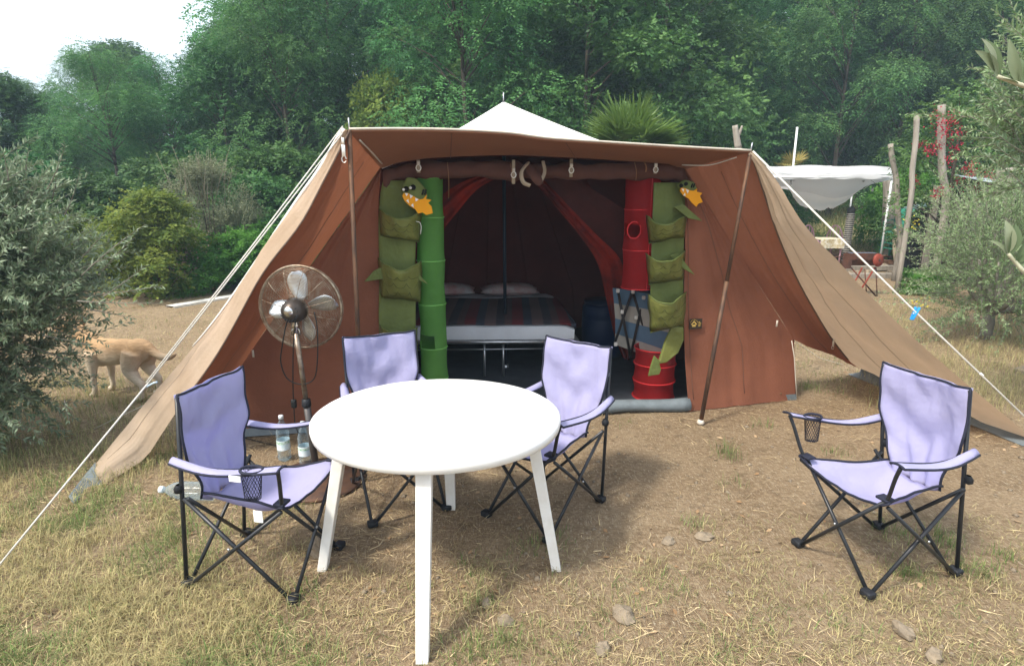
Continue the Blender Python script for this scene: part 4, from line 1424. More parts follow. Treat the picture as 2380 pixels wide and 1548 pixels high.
bd = thing("plastic_drum", "dark blue plastic drum in the shade beside the bed", "drum", tuple(bbc))
MB().lathe([(0, 0), (.19, 0), (.205, .02), (.21, .12), (.20, .13), (.21, .14), (.21, .38), (.20, .39), (.21, .40), (.205, .50), (.17, .53)], bbc, 28).build("body", mat("dark_blue_plastic", (.008, .020, .070), .5), bd)
MB().lathe([(.19, .53), (.195, .56), (0, .565)], bbc, 28).build("lid", mat("dark_lid", (.012, .02, .05), .4), bd)

# crocodile-shaped pocket hangers
olive_c = mat("olive_cloth", (.17, .21, .06), .7, var=.2, vscale=6, bump=.4, bscale=40, crease=(6, .9), trans=.2, tcol=(.2, .24, .06))
satin = mat("olive_satin", (.19, .205, .055), .40, var=.25, vscale=9, bump=.5, bscale=16, crease=(9, 1.0), trans=.12)
yel = mat("yellow_felt", (.75, .32, .01), .8)
wht = mat("white_felt", (.75, .74, .70), .8)
blf = mat("black_felt", (.01, .01, .01), .8)
scale_th = mat("dark_olive_stitch", (.06, .075, .02), .9)

def croc(label, cx, d, rows_px, arms, head_c, mouth, eyes, nost, tail, flip):
    """rows_px: list of (py_top, py_bottom, left px, right px, pocket bulge side)"""
    top = wallpt(cx, 420, d)
    t = thing("pocket_hanger", label, "organiser", (top.x, top.y, 0))
    def wp(px, py, dd=0.0): return wallpt(px, py, d + dd)
    strip = MB()
    L_, R_ = [], []
    for py, l, r in rows_px["strip"]:
        L_.append(wp(l, py)); R_.append(wp(r, py))
    strip.grid(ruled(resample(L_, 34), resample(R_, 34), 10, .022, .006, 1.2, seed=cx))
    strip.build("backing", olive_c, t, solid=.004)
    for (py0, py1, l0, r0, l1, r1) in rows_px["pockets"]:
        # pouch: open at the top, bulging forward
        rows = []
        nu, nv = 15, 9
        for j in range(nv):
            v = j / (nv - 1)
            row = []
            for i in range(nu):
                u = i / (nu - 1)
                l, r = lerp(l0, l1, v), lerp(r0, r1, v)
                tilt = (u - .5) * (rows_px.get("tilt", 0)) 
                py = lerp(py0, py1, v) + tilt * (.35 + .65 * v) + 24 * math.sin(math.pi * u) * (1 - v)
                bul = (.15 * (1 - v) ** .45 * .9 + .055) * math.sin(math.pi * u) ** .7 * (1 if v < .98 else .1) + .01
                p = wp(lerp(l, r, u), py, -bul)
                p += Vector((.012 * mnoise.noise(p * 9), .016 * mnoise.noise(p * 13 + Vector((3, 1, 0))), .014 * mnoise.noise(p * 10)))
                row.append(p)
            rows.append(row)
        pk = MB().grid(rows).build("pocket", satin, t, solid=.004)
        MB().tube(rows[0], .005, 6).build("pocket_hem", olive_c, pk)
        MB().tube(rows[-1], .004, 6).build("pocket_hem", olive_c, pk)
        sc = MB()
        for rr in range(2, nv - 1, 2):
            for cc_ in range(1 + rr % 4 // 2, nu - 3, 4):
                pts = [rows[rr][cc_] , rows[min(rr + 1, nv - 1)][cc_ + 1], rows[min(rr + 1, nv - 1)][min(cc_ + 3, nu - 1)], rows[rr][min(cc_ + 4, nu - 1)]]
                sc.tube(spline([p + Vector((0, -.003, 0)) for p in pts], 8), .0018, 4)
        sc.build("scale_stitching", scale_th, pk)
    for poly in arms:
        MB().poly_slab([wp(px, py, -.06) for px, py in poly], (.17, -.98, 0), .012).build("arm", olive_c, t, smooth_=False, bevel=.003)
    hd = MB()
    hp = [wp(px, py, -.05) for px, py in head_c]
    hd.poly_slab(hp, (.17, -.98, 0), .05)
    hd = hd.build("head", olive_c, t, smooth_=False, bevel=.012)
    MB().poly_slab([wp(px, py, -.088) for px, py in mouth], (.17, -.98, 0), .010).build("mouth", yel, hd, smooth_=False)
    return t, wp, hd

strip1 = [(420, 890, 965), (450, 884, 970), (500, 880, 968), (560, 880, 966), (620, 882, 965), (680, 881, 966), (740, 880, 966), (800, 882, 966), (860, 884, 965), (905, 888, 960)]
mouth1 = [(935, 456), (938, 449), (948, 449), (962, 457), (975, 464), (983, 463), (992, 453), (990, 463), (1003, 465), (995, 472), (1003, 480), (1006, 496), (990, 500), (982, 494), (972, 497), (965, 487), (952, 479), (940, 467)]
t1, wp1, h1 = croc("olive crocodile-shaped pocket hanger by the green tube, left of the opening", 925, -.02,
    {"strip": strip1, "tilt": 14, "pockets": [(488, 556, 880, 980, 886, 974), (604, 696, 880, 980, 886, 976), (758, 815, 882, 972, 886, 970)]},
    [[(846, 655), (868, 630), (884, 622), (900, 648), (880, 650)], [(968, 622), (976, 640), (996, 662), (972, 650)]],
    [(935, 432), (945, 412), (968, 415), (990, 440), (994, 462), (980, 470), (950, 460), (934, 448)], mouth1, None, None, None, 1)
for px, py, r in ((944, 440, .018), (960, 436, .018)):
    ey = MB().lathe([(0, .03), (r * .7, .024), (r, .0)], wp1(px, py, -.08), 14, (.17, -.98, 0)).build("eye", blf, h1)
    MB().lathe([(0, .012), (r * .45, .01), (r * .5, 0)], wp1(px - 6, py + 1, -.10), 10, (.17, -.98, 0)).build("eye_white", wht, ey)
for px in (983, 989):
    MB().box(wp1(px, 447, -.082), (.010, .008, .035), Matrix.Rotation(R(18), 3, 'Y')).build("nostril", blf, h1)
def teeth(wp, hd, pts, d=-.098):
    for (a, b, c) in pts:
        MB().poly_slab([wp(*a, d), wp(*b, d), wp(*c, d)], (.17, -.98, 0), .006).build("tooth", wht, hd, smooth_=False)
teeth(wp1, h1, [((941, 449), (949, 450), (945, 457)), ((952, 452), (960, 456), (954, 462)), ((965, 460), (973, 464), (966, 469)), ((944, 467), (951, 473), (949, 463)), ((955, 478), (962, 483), (960, 473))])
MB().tube(spline([wp1(967, 515, -.1), wp1(976, 518, -.1), wp1(979, 530, -.1), wp1(977, 545, -.1)], 8), .006, 5, flat=.4).build("white_tag", wht, t1)

strip2 = [(425, 1520, 1590), (470, 1518, 1592), (520, 1516, 1590), (580, 1514, 1590), (640, 1512, 1588), (700, 1512, 1588), (760, 1514, 1590)]
t2, wp2, h2 = croc("olive crocodile-shaped pocket hanger with curled tail, right of the opening", 1555, -.02,
    {"strip": strip2, "tilt": -14, "pockets": [(500, 558, 1502, 1595, 1508, 1590), (586, 656, 1500, 1594, 1508, 1588), (682, 766, 1506, 1594, 1512, 1590)]},
    [[(1566, 482), (1586, 474), (1632, 514), (1600, 508)], [(1556, 595), (1574, 588), (1615, 640), (1590, 626)]],
    [(1572, 430), (1590, 418), (1612, 424), (1618, 440), (1600, 455), (1580, 450)],
    [(1580, 444), (1583, 437), (1592, 438), (1604, 443), (1612, 444), (1620, 439), (1619, 446), (1632, 449), (1626, 456), (1633, 470), (1622, 474), (1618, 481), (1608, 472), (1600, 462), (1588, 455)], None, None, None, -1)
teeth(wp2, h2, [((1584, 439), (1590, 440), (1588, 446)), ((1594, 440), (1601, 443), (1598, 450)), ((1588, 455), (1593, 456), (1592, 449))])
for px, py, r in ((1583, 432, .014), (1594, 428, .014)):
    MB().lathe([(0, .02), (r * .7, .016), (r, .0)], wp2(px, py, -.08), 12, (.17, -.98, 0)).build("eye", blf, h2)
for px in (1608, 1613):
    MB().box(wp2(px, 432, -.08), (.008, .008, .03), Matrix.Rotation(R(18), 3, 'Y')).build("nostril", blf, h2)
tl = [(1560, 758), (1588, 760), (1588, 790), (1575, 820), (1548, 842), (1528, 846), (1536, 822), (1544, 795)]
MB().poly_slab([wp2(px, py, -.03) for px, py in tl], (.17, -.98, 0), .03).build("tail", satin, t2, smooth_=False, bevel=.01)
MB().poly_slab([wp2(px, py, -.045) for px, py in [(1520, 826), (1530, 836), (1536, 858), (1532, 870), (1506, 874), (1512, 850)]], (.17, -.98, 0), .018).build("tail_tip", olive_c, t2, smooth_=False, bevel=.006)


# ------------------------------------------------------------------ dog
def build_dog():
    o0 = Vector((-3.195, 4.725, gz(-3.2, 4.72)))
    f = Vector((-.968, .25, 0)); s = Vector((-.25, -.968, 0)); u = Vector((0, 0, 1))
    def P(a, b, c): return o0 + f * a + s * b + u * c
    mb = MB()
    def limb(pts):
        c = spline([P(*p[:3]) for p in pts], 4 * len(pts))
        rr = np.interp(np.linspace(0, 1, len(c)), np.linspace(0, 1, len(pts)), [p[3] for p in pts])
        mb.tube(c, list(rr), 12)
    def ball(a, b, c, ra, rb, rc):
        rows = []
        for i in range(11):
            th = math.pi * i / 10
            rows.append([P(a + ra * math.sin(th) * math.cos(ph), b + rb * math.sin(th) * math.sin(ph), c + rc * math.cos(th)) for ph in np.linspace(0, 2 * math.pi, 15)])
        mb.grid(rows)
    ball(.20, 0, .365, .135, .092, .125)       # chest
    ball(.08, 0, .375, .20, .088, .112)
    ball(-.08, 0, .395, .20, .080, .098)       # loin
    ball(-.21, 0, .405, .125, .088, .098)      # rump
    ball(.24, 0, .42, .09, .07, .085)          # withers
    limb([(.24, 0, .41, .085), (.33, 0, .47, .075), (.42, 0, .545, .062)])
    ball(.455, 0, .565, .085, .066, .066)
    limb([(.49, 0, .555, .05), (.56, 0, .54, .04), (.615, 0, .53, .028)])
    for b in (-1, 1):
        limb([(.43, b * .05, .62, .012), (.415, b * .075, .60, .022), (.43, b * .085, .545, .014)])       # ears
        limb([(.20, b * .07, .37, .060), (.205, b * .082, .28, .044), (.205, b * .085, .20, .030), (.215, b * .085, .12, .024), (.215, b * .085, .05, .021), (.235, b * .085, .022, .026), (.262, b * .085, .018, .022)])
        limb([(-.205, b * .06, .40, .085), (-.185, b * .078, .32, .075), (-.175, b * .085, .255, .056), (-.235, b * .085, .18, .036), (-.275, b * .085, .145, .026), (-.262, b * .085, .085, .021), (-.255, b * .085, .04, .021), (-.23, b * .085, .022, .026), (-.20, b * .085, .018, .022)])
    limb([(-.29, 0, .44, .045), (-.35, 0, .395, .036), (-.42, 0, .365, .032), (-.49, 0, .37, .028), (-.56, 0, .40, .014)])
    o = mb.build("dog", None)
    o.data.materials.clear()
    md = bpy.data.materials.new("dog_coat"); md.use_nodes = True
    N, L = md.node_tree.nodes, md.node_tree.links
    b = N["Principled BSDF"]; b.inputs["Roughness"].default_value = .9; b.inputs["Specular IOR Level"].default_value = .15
    tc = N.new("ShaderNodeTexCoord"); sp = N.new("ShaderNodeSeparateXYZ"); L.new(tc.outputs["Object"], sp.inputs[0])
    nz = N.new("ShaderNodeTexNoise"); nz.inputs["Scale"].default_value = 7; L.new(tc.outputs["Object"], nz.inputs["Vector"])
    ad = N.new("ShaderNodeMath"); ad.operation = 'MULTIPLY_ADD'; ad.inputs[1].default_value = .16; L.new(nz.outputs[0], ad.inputs[0]); L.new(sp.outputs[2], ad.inputs[2])
    mr = N.new("ShaderNodeMapRange"); mr.inputs[1].default_value, mr.inputs[2].default_value = .36, .50; L.new(ad.outputs[0], mr.inputs[0])
    mx = N.new("ShaderNodeMix"); mx.data_type = 'RGBA'; mx.inputs[6].default_value = (.78, .67, .51, 1); mx.inputs[7].default_value = (.58, .375, .205, 1)
    L.new(mr.outputs[0], mx.inputs[0])
    hn = N.new("ShaderNodeTexNoise"); hn.inputs["Scale"].default_value = 90; hn.inputs["Detail"].default_value = 4
    mp = N.new("ShaderNodeMapping"); mp.inputs["Scale"].default_value = (.25, 1, 1); L.new(tc.outputs["Object"], mp.inputs[0]); L.new(mp.outputs[0], hn.inputs["Vector"])
    m2 = N.new("ShaderNodeMix"); m2.data_type = 'RGBA'; m2.blend_type = 'MULTIPLY'; m2.inputs[0].default_value = .35
    L.new(mx.outputs[2], m2.inputs[6]); L.new(hn.outputs[0], m2.inputs[7])
    L.new(m2.outputs[2], b.inputs["Base Color"])
    bp = N.new("ShaderNodeBump"); bp.inputs["Strength"].default_value = .7; bp.inputs["Distance"].default_value = .012
    L.new(hn.outputs[0], bp.inputs["Height"]); L.new(bp.outputs[0], b.inputs["Normal"])
    o.data.materials.append(md)
    rm = o.modifiers.new("remesh", 'REMESH'); rm.mode = 'VOXEL'; rm.voxel_size = .009; rm.use_smooth_shade = True
    sm = o.modifiers.new("smooth", 'SMOOTH'); sm.factor, sm.iterations = .5, 7
    tag(o, "tan dog with cream legs standing by the olive, tail to the tent", "dog")
    # eyes and nose
    dk = mat("dog_nose", (.012, .010, .010), .35)
    for nm, a, bb, c, r in (("nose", .638, 0, .538, .014), ("eye", .51, .042, .585, .009), ("eye", .51, -.042, .585, .009)):
        q = MB().lathe([(0, r), (r * .7, r * .7), (r, 0), (r * .7, -r * .7), (0, -r)], P(a, bb, c), 10).build(nm, dk, None)
        q.parent = o
build_dog()


# ------------------------------------------------------------------ pavilion corner on the right
white_cov = mat("white_canopy_sheet", (.90, .90, .90), .7, var=.03, trans=.25, tcol=(.8, .82, .85), bump=.2, bscale=12)
white_steel = mat("white_steel", (.74, .75, .76), .4, var=.1)
FY, BY = 12.6, 15.2
gx0, gx1 = 4.5, at(2082, 400, FY).x
gp = thing("pavilion", "white pop-up pavilion with sagging torn roof sheet behind the tent", "pavilion", (6.2, 13.8, 0))
zt, zb_ = at(2082, 389, FY).z, at(2082, 416, FY).z
mb = MB()
top_ = [Vector((lerp(gx0, gx1, t), FY, zt + .03 * math.sin(3 * t) + .012 * math.sin(17 * t))) for t in np.linspace(0, 1, 30)]
bot_ = [Vector((p.x, FY + .01, zb_ + .012 * math.sin(11 * p.x))) for p in top_]
MB().grid(ruled(bot_, top_, 6, .02, seed=31)).build("front_valance", white_cov, gp)
side_t = [Vector((gx1, lerp(FY, BY, t), zt)) for t in np.linspace(0, 1, 12)]
side_b = [Vector((gx1, lerp(FY, BY, t), zb_ + .02)) for t in np.linspace(0, 1, 12)]
MB().grid(ruled(side_b, side_t, 5, .02, seed=32)).build("side_valance", white_cov, gp)
# roof sheet collapsed between the frame
rows = []
for i in range(17):
    v = i / 16
    row = []
    for j in range(31):
        t = j / 30
        x, y = lerp(gx0, gx1, t), lerp(FY, BY, v)
        c = max(0, 1 - ((x - 6.35) / 1.35) ** 2)
        z = lerp(zb_ + .1, zt + .10, v) - .42 * c * math.sin(math.pi * min(1, v * 1.25)) ** 1.2 + .03 * mnoise.noise(Vector((x * 2, y * 2, 0)))
        row.append(Vector((x, y, z)))
    rows.append(row)
MB().grid(rows).build("roof_sheet", white_cov, gp)
# underside of the sheet hanging down from the front frame to the torn edge
vb = [Vector((p.x, FY + .03, zb_ + .015)) for p in top_]
hang = spline([at(px, py, 13.1) for px, py in ((1690, 424), (1760, 432), (1828, 434), (1846, 445), (1880, 448), (1910, 456), (1935, 461), (1965, 457), (1990, 447), (2015, 432), (2055, 421), (2072, 418))], 30)
MB().grid(ruled(resample(vb, 30), resample(hang, 30), 10, .02, seed=35)).build("hanging_sheet", mat("grey_thin_sheet", (.66, .68, .70), .8, trans=.4, tcol=(.75, .78, .8)), gp)
# torn hanging flap
A = [at(px, py, 13.1) for px, py in ((1828, 430), (1846, 441), (1880, 444), (1910, 452), (1935, 458), (1965, 454), (1990, 445), (2015, 428))]
B = [at(px, py, 13.25) for px, py in ((1836, 440), (1858, 476), (1890, 487), (1912, 491), (1925, 484), (1935, 486), (1962, 470), (2010, 432))]
MB().grid(ruled(spline(A, 40), [p + Vector((0, 0, .02 * rnd.random())) for p in spline(B, 40)], 10, .03, .02, 1.5, seed=33)).build("torn_flap", mat("white_torn_sheet", (.85, .85, .84), .8, trans=.5), gp)
for x, y, r in ((gx1 - .03, FY + .05, .022), (gx0 + .1, FY + .05, .022), (8.25, BY - .2, .02), (gx0 + .1, BY, .022)):
    MB().tube([Vector((x, y, gz(x, y))), Vector((x, y, zt))], r, 8).build("post", white_steel, gp)
for a, b in (((gx0, FY, zb_ + .03), (gx1, FY + .02, zb_ + .03)), ((gx1 - .03, FY, zb_ + .05), (gx1 - .6, BY, zt)), ((gx0, BY, zt), (gx1 - .6, BY, zt))):
    MB().tube([Vector(a), Vector(b)], .014, 6).build("beam", white_steel, gp)
for a, b in (((1850, 420, 12.9), (1838, 440, 13.6)), ((1864, 418, 12.9), (1850, 438, 13.6)), ((1990, 416, 12.9), (1975, 452, 14.2)), ((2040, 416, 12.9), (2008, 440, 14.2))):
    MB().tube([at(*a), at(*b)], .011, 6).build("strut", white_steel, gp)
wire = mat("bulb_wire", (.1, .1, .1), .6); glassb = mat("bulb_glass", (.85, .87, .88), .1, trans_w=.8)
for px, py in ((1838, 425), (1906, 416), (2007, 418), (2028, 440)):
    c = at(px, py, 12.75)
    bl_ = MB().lathe([(0, -.05), (.02, -.042), (.027, -.022), (.018, .004), (.011, .02)], c, 10).build("light_bulb", glassb, gp)
    MB().lathe([(.012, .018), (.013, .05), (0, .055)], c, 8).build("bulb_socket", wire, bl_)
MB().tube(spline([at(1800, 412, 12.75), at(1838, 420, 12.75), at(1872, 416, 12.75), at(1906, 411, 12.75), at(1960, 418, 12.75), at(2007, 412, 12.75), at(2040, 430, 12.8)], 30), .004, 4).build("light_wire", wire, gp)

# deck edge, steps of timber with stones between
grey_wood = wood_mat("grey_weathered_wood", (.37, .335, .285), (.20, .175, .145))
brown_wood = wood_mat("reddish_deck_wood", (.25, .13, .075), (.13, .075, .05))
steps = thing("timber_steps", "low timber and stone steps leading up to the pavilion deck", "steps", (6.6, 12.4, 0))
for k, (y, z, m) in enumerate(((13.0, .10, brown_wood), (12.25, .07, grey_wood), (11.35, .045, grey_wood))):
    z0 = gz(6.6, y)
    MB().box((6.7, y, z0 + z), (3.2 - .3 * k, .12, .1), Matrix.Rotation(R(.6 * k), 3, 'Z')).build("timber", m, steps, smooth_=False, bevel=.012)
for k in range(9):
    MB().box((4.9 + .4 * k, 14.0, gz(5.5, 14) + .1), (.385, 1.85, .03)).build("deck_board", brown_wood, steps, smooth_=False)
for k in range(22):
    x = rnd.uniform(5.2, 8.1); y = rnd.choice([11.75, 12.6]) + rnd.uniform(-.2, .2); s_ = rnd.uniform(.07, .14)
    rk = rock_mesh(40 + k, (s_, s_ * .8, s_ * .6))
    rk.v = [(p[0] + x, p[1] + y, p[2] + gz(x, y) + s_ * .3) for p in rk.v]
    rk.build("stone", stone_mat, steps, smooth_=False)

# rusty barbecue
bq = Vector((5.63, 9.45, gz(5.6, 9.4)))
rust = mat("rusty_iron", (.15, .062, .038), .8, metal=.3, col2=(.075, .04, .03), vscale=14, bump=.2)
ored = mat("faded_red_paint", (.26, .05, .03), .6, var=.25, vscale=20)
bbq = thing("barbecue", "rusty trough barbecue with a red disc end and crossed orange legs", "barbecue", tuple(bq))
prof = [(-.10, .16), (-.095, .06), (-.05, -.02), (0, -.04), (.05, -.02), (.095, .06), (.10, .16)]
l_, r__ = at(1976, 600, 9.4).x, at(2040, 600, 9.4).x
zc = at(2000, 612, 9.4).z
MB().grid([[Vector((x, 9.45 + a, zc + b)) for a, b in prof] for x in np.linspace(l_, r__, 6)]).build("trough", rust, bbq, smooth_=False, solid=.008)
MB().box(at(1969, 607, 9.36) + Vector((0, 0, 0)), (.14, .02, .235)).build("end_plate", rust, bbq, smooth_=False)
dc = at(2041, 605, 9.35)
MB().lathe([(0, -.02), (.095, -.02), (.103, 0), (.095, .02), (.03, .024), (0, .024)], dc, 28, (.35, -.9, .1)).build("red_disc", ored, bbq)
MB().lathe([(0, .028), (.02, .028), (.022, .02)], dc, 12, (.35, -.9, .1)).build("disc_hub", rust, bbq)
for a, b, m, r in (((2034, 622), (1990, 692), ored, .014), ((1978, 622), (2036, 692), rust, .012), ((2004, 622), (1972, 668), ored, .012), ((2036, 622), (2038, 692), rust, .008), ((2010, 625), (2014, 690), rust, .008)):
    pa, pb_ = at(*a, 9.4), at(*b, 9.35); pb_.z = gz(pb_.x, pb_.y)
    MB().tube([pa, pb_], r, 6).build("leg", m, bbq)
MB().grid([[Vector((x, y, zc + .155)) for x in np.linspace(l_, r__, 4)] for y in (9.36, 9.54)]).build("grill", mat("blue_grey_grill", (.08, .10, .13), .6), bbq)
MB().tube([at(1905, 600, 9.4), at(1976, 596, 9.4)], .008, 6).build("handle_bar", rust, bbq)

# pink bistro chairs and flowered table behind the tent's edge
pink = mat("pink_paint", (.52, .30, .36), .5, var=.15)
def bistro(c, rz, label):
    t = thing("bistro_chair", label, "chair", c, "pink chairs on the pavilion deck")
    hoop = [Vector((.19 * math.cos(a), .17, .44 + (.36 * math.sin(a)))) for a in np.linspace(0, math.pi, 17)]
    MB().tube(hoop, .016, 8).build("back_hoop", pink, t, local=True)
    for k in (-.11, -.04, .04, .11):
        MB().tube([Vector((k, .17, .44)), Vector((k * .95, .17, .44 + .36 * math.sqrt(1 - (k / .19) ** 2)))], .009, 6).build("spindle", pink, t, local=True)
    MB().lathe([(0, .42), (.19, .42), (.205, .43), (.205, .45), (.19, .458), (0, .455)], (0, 0, 0), 20).build("seat", pink, t, local=True)
    for x, y in ((-.16, .15), (.16, .15), (-.16, -.15), (.16, -.15)):
        MB().tube([Vector((x * 1.15, y * 1.2, 0)), Vector((x, y, .43))], .014, 8).build("leg", pink, t, local=True)
    t.rotation_euler = (0, 0, rz)
    return t
dz = .05
bistro((6.60, 13.35, dz), R(15), "pink hoop-back chair half hidden by the tent edge")
bistro((6.98, 13.35, dz), R(-60), "pink chair turned sideways beside the dark ringed post")
bistro((6.42, 13.55, dz), R(10), "pink hoop-back chair, leftmost by the flowered table")
ft = thing("garden_table", "small garden table under a flowered oilcloth behind the pink chairs", "table", (6.72, 12.85, dz))
flm = mat("flowered_oilcloth", (.72, .70, .62), .5, col2=(.42, .32, .14), vscale=22)
MB().box((6.66, 12.85, dz + .56), (.5, .5, .03)).build("table_top", flm, ft, bevel=.01)
MB().grid([[Vector((6.41 + .5 * t, 12.595 - .012 * math.sin(9 * t), dz + z)) for t in np.linspace(0, 1, 12)] for z in (.57, .38)], flip=True).grid([[Vector((6.915, 12.6 + .5 * t, dz + z)) for t in np.linspace(0, 1, 8)] for z in (.57, .38)], flip=True).build("cloth_drop", flm, ft)
for x, y in ((6.37, 12.65), (6.87, 12.65), (6.37, 13.05), (6.87, 13.05)):
    MB().tube([Vector((x, y, dz)), Vector((x, y, dz + .55))], .018, 6).build("leg", pink, ft)

# dark ringed post
rpst = at(1972, 540, 13.0)
tpost = thing("ringed_post", "dark post wrapped in pale corrugated rings under the pavilion", "post", (rpst.x, 13.0, 0))
z0, z1 = gz(rpst.x, 13.0), at(1972, 482, 13.0).z
pr = []
k = 0
for k in range(26):
    za = lerp(z0, z1 - .12, k / 26); zb2 = lerp(z0, z1 - .12, (k + 1) / 26)
    pr += [(.068, za), (.086, lerp(za, zb2, .35)), (.086, lerp(za, zb2, .65)), (.068, zb2)]
MB().lathe(pr, (rpst.x, 13.0, 0), 16).build("corrugated_sleeve", mat("corrugated_dark", (.045, .043, .042), .5, var=.3), tpost)
for k in range(26):
    zm = lerp(z0, z1 - .12, (k + .5) / 26)
    MB().lathe([(.0865, zm - .008), (.090, zm), (.0865, zm + .008)], (rpst.x, 13.0, 0), 16).build("ring", mat("pale_ring", (.34, .32, .28), .6), tpost)
MB().lathe([(.075, z1 - .12), (.082, z1 - .05), (.06, z1 + .0), (0, z1 + .02)], (rpst.x, 13.0, 0), 16).build("cap", mat("dark_cap", (.03, .03, .03), .6), tpost)

# stack of green plastic chairs
grn = mat("green_plastic", (.03, .23, .15), .4, var=.15, spec=.5)
def mono(z, k, label):
    c = Vector((8.22, 12.9, z))
    t = thing("plastic_chair", label, "chair", tuple(c), "stacked green plastic chairs")
    rows = []
    for i in range(11):
        v = i / 10
        w = .22 * (1 - .55 * max(0, (v - .6) / .4) ** 2.2)
        rows.append([Vector((u * w, .18 + .10 * v - .05 * (1 - u * u), .42 + .50 * v)) for u in np.linspace(-1, 1, 9)])
    MB().grid(rows).build("backrest", grn, t, solid=.012, local=True)
    MB().grid([[Vector((u * .22, lerp(-.22, .19, v), .42 - .02 * (1 - u * u))) for u in np.linspace(-1, 1, 7)] for v in np.linspace(0, 1, 6)]).build("seat", grn, t, solid=.012, local=True)
    for s in (-1, 1):
        MB().tube([Vector((s * .24, .22, .66)), Vector((s * .26, -.05, .65)), Vector((s * .25, -.22, .63)), Vector((s * .24, -.24, .45))], .022, 6, flat=.5).build("armrest", grn, t, local=True)
        MB().tube([Vector((s * .22, -.2, .43)), Vector((s * .25, -.25, 0 if k == 0 else .1))], .022, 6).build("leg", grn, t, local=True)
        MB().tube([Vector((s * .2, .19, .43)), Vector((s * .23, .25, 0 if k == 0 else .1))], .022, 6).build("leg", grn, t, local=True)
    t.rotation_euler = (0, 0, R(-50))
for k, l in enumerate(("green plastic garden chair, lowest of the stack under the pavilion", "green plastic garden chair, second from the bottom of its stack", "green plastic garden chair, second from the top of its stack", "green plastic garden chair with rounded back, topmost of its stack")):
    mono(gz(8.2, 12.9) + .11 * k, k, l)

# wooden posts
def wpost(pts, Y, r, label, m=grey_wood, taper=1.0):
    P_ = [at(px, py, Y) for px, py in pts]
    g_ = P_[-1].copy(); g_.z = gz(g_.x, Y) - .05
    P_.append(g_)
    c = spline(P_, 16)
    t = MB()
    rr = [r * lerp(taper, 1, i / 15) * (1 + .10 * mnoise.noise(Vector((i * .6, r * 50, Y)))) for i in range(16)]
    t.tube(c, rr, 9)
    o = t.build("wooden_post", m)
    tag(o, label, "post", "weathered wooden posts")
wpost([(2070, 335), (2074, 372), (2084, 420), (2087, 500), (2092, 560)], 11.0, .052, "crooked grey pole in front of the pavilion corner", taper=.85)
wpost([(2131, 268), (2128, 330), (2120, 400), (2117, 465)], 9.6, .040, "straight weathered post left of the red flowering tree")
wpost([(2189, 244), (2188, 310), (2190, 400), (2198, 480)], 9.9, .056, "tall weathered post rising behind the red flowers")
wpost([(2066, 412), (2066, 480), (2062, 560)], 13.6, .12, "thick grey post behind the pavilion's right leg")
wpost([(2337, 392), (2336, 440), (2332, 500)], 9.0, .11, "thick square-cut post carrying the sheet roof at far right")
wpost([(2086, 532), (2084, 575), (2088, 618)], 11.6, .07, "short pale log post at the corner of the steps", m=wood_mat("pale_log", (.62, .55, .42), (.45, .38, .28)))
# forked dead trunk behind the roof's right end
fk = MB().tube(spline([at(1716, 345, 9.0), at(1712, 320, 9.0), at(1708, 292, 9.0)], 8), [.055, .05, .05, .048, .046, .044, .042, .04], 8)
fb = at(1722, 500, 9.0); fb.z = gz(fb.x, 9.0) - .05
fk.tube([fb, at(1716, 345, 9.0)], [.07, .055], 8)
fk.tube(spline([at(1712, 322, 9.0), at(1719, 308, 9.0), at(1725, 293, 9.0)], 6), [.03, .028, .026, .022, .018, .014], 7)
tag(fk.build("dead_trunk", grey_wood), "forked bare grey trunk rising behind the tent's right roof edge", "trunk")
wm = MB().tube([Vector((at(1853, 296, 16).x, 16, gz(7.5, 16))), at(1853, 296, 16)], .028, 8)
tag(wm.build("white_mast", white_steel), "thin white metal mast standing behind the pavilion", "mast")
# lean-to roof at the far right
ln = thing("lean_to_roof", "sheet metal lean-to roof with dark shade beneath at far right", "shelter", (7.9, 9.4, 0))
sheetm = mat("bluish_sheet_metal", (.42, .50, .55), .45, metal=.3, var=.2)
a0, a1 = at(2292, 425, 9.2), at(2470, 440, 9.2)
MB().grid([[Vector((lerp(a0.x, a1.x, u), 9.1 + .8 * v, lerp(a0.z, a1.z, u) + .12 * v - .0 + .012 * math.sin(60 * u))) for u in np.linspace(0, 1, 40)] for v in np.linspace(0, 1, 4)]).build("roof_sheet", sheetm, ln, solid=.006)
MB().box(((a0.x + a1.x) / 2, 9.15, a1.z - .02), (a1.x - a0.x + .1, .06, .05)).build("beam", grey_wood, ln, smooth_=False)
MB().box(((a0.x + a1.x) / 2 + .3, 10.7, gz(8, 10.7) + .75), (1.3, .04, 1.5)).build("back_boards", wood_mat("dark_boards", (.06, .05, .042), (.035, .03, .026)), ln, smooth_=False)
for x in (a0.x + .25, a1.x - .05):
    MB().box((x, 10.6, gz(x, 10.6) + .85), (.08, .08, 1.7)).build("post", grey_wood, ln, smooth_=False)
# dark water tank lid beside the green chairs
wt = thing("covered_crate", "dark crate under a green-edged sheet beside the olive bushes", "crate", (8.2, 11.7, 0))
a0, a1 = at(2128, 484, 11.6), at(2172, 474, 11.6)
MB().box(((a0.x + a1.x) / 2, 11.7, gz(8.3, 11.7) + .60), (.34, .35, 1.2)).build("body", mat("dark_crate", (.03, .03, .032), .7), wt, smooth_=False)
MB().box(((a0.x + a1.x) / 2, 11.68, (a0.z + a1.z) / 2), (.46, .45, .025), Matrix.Rotation(R(-12), 3, 'Y')).build("lid", mat("green_grey_sheet", (.22, .33, .30), .5), wt, smooth_=False)


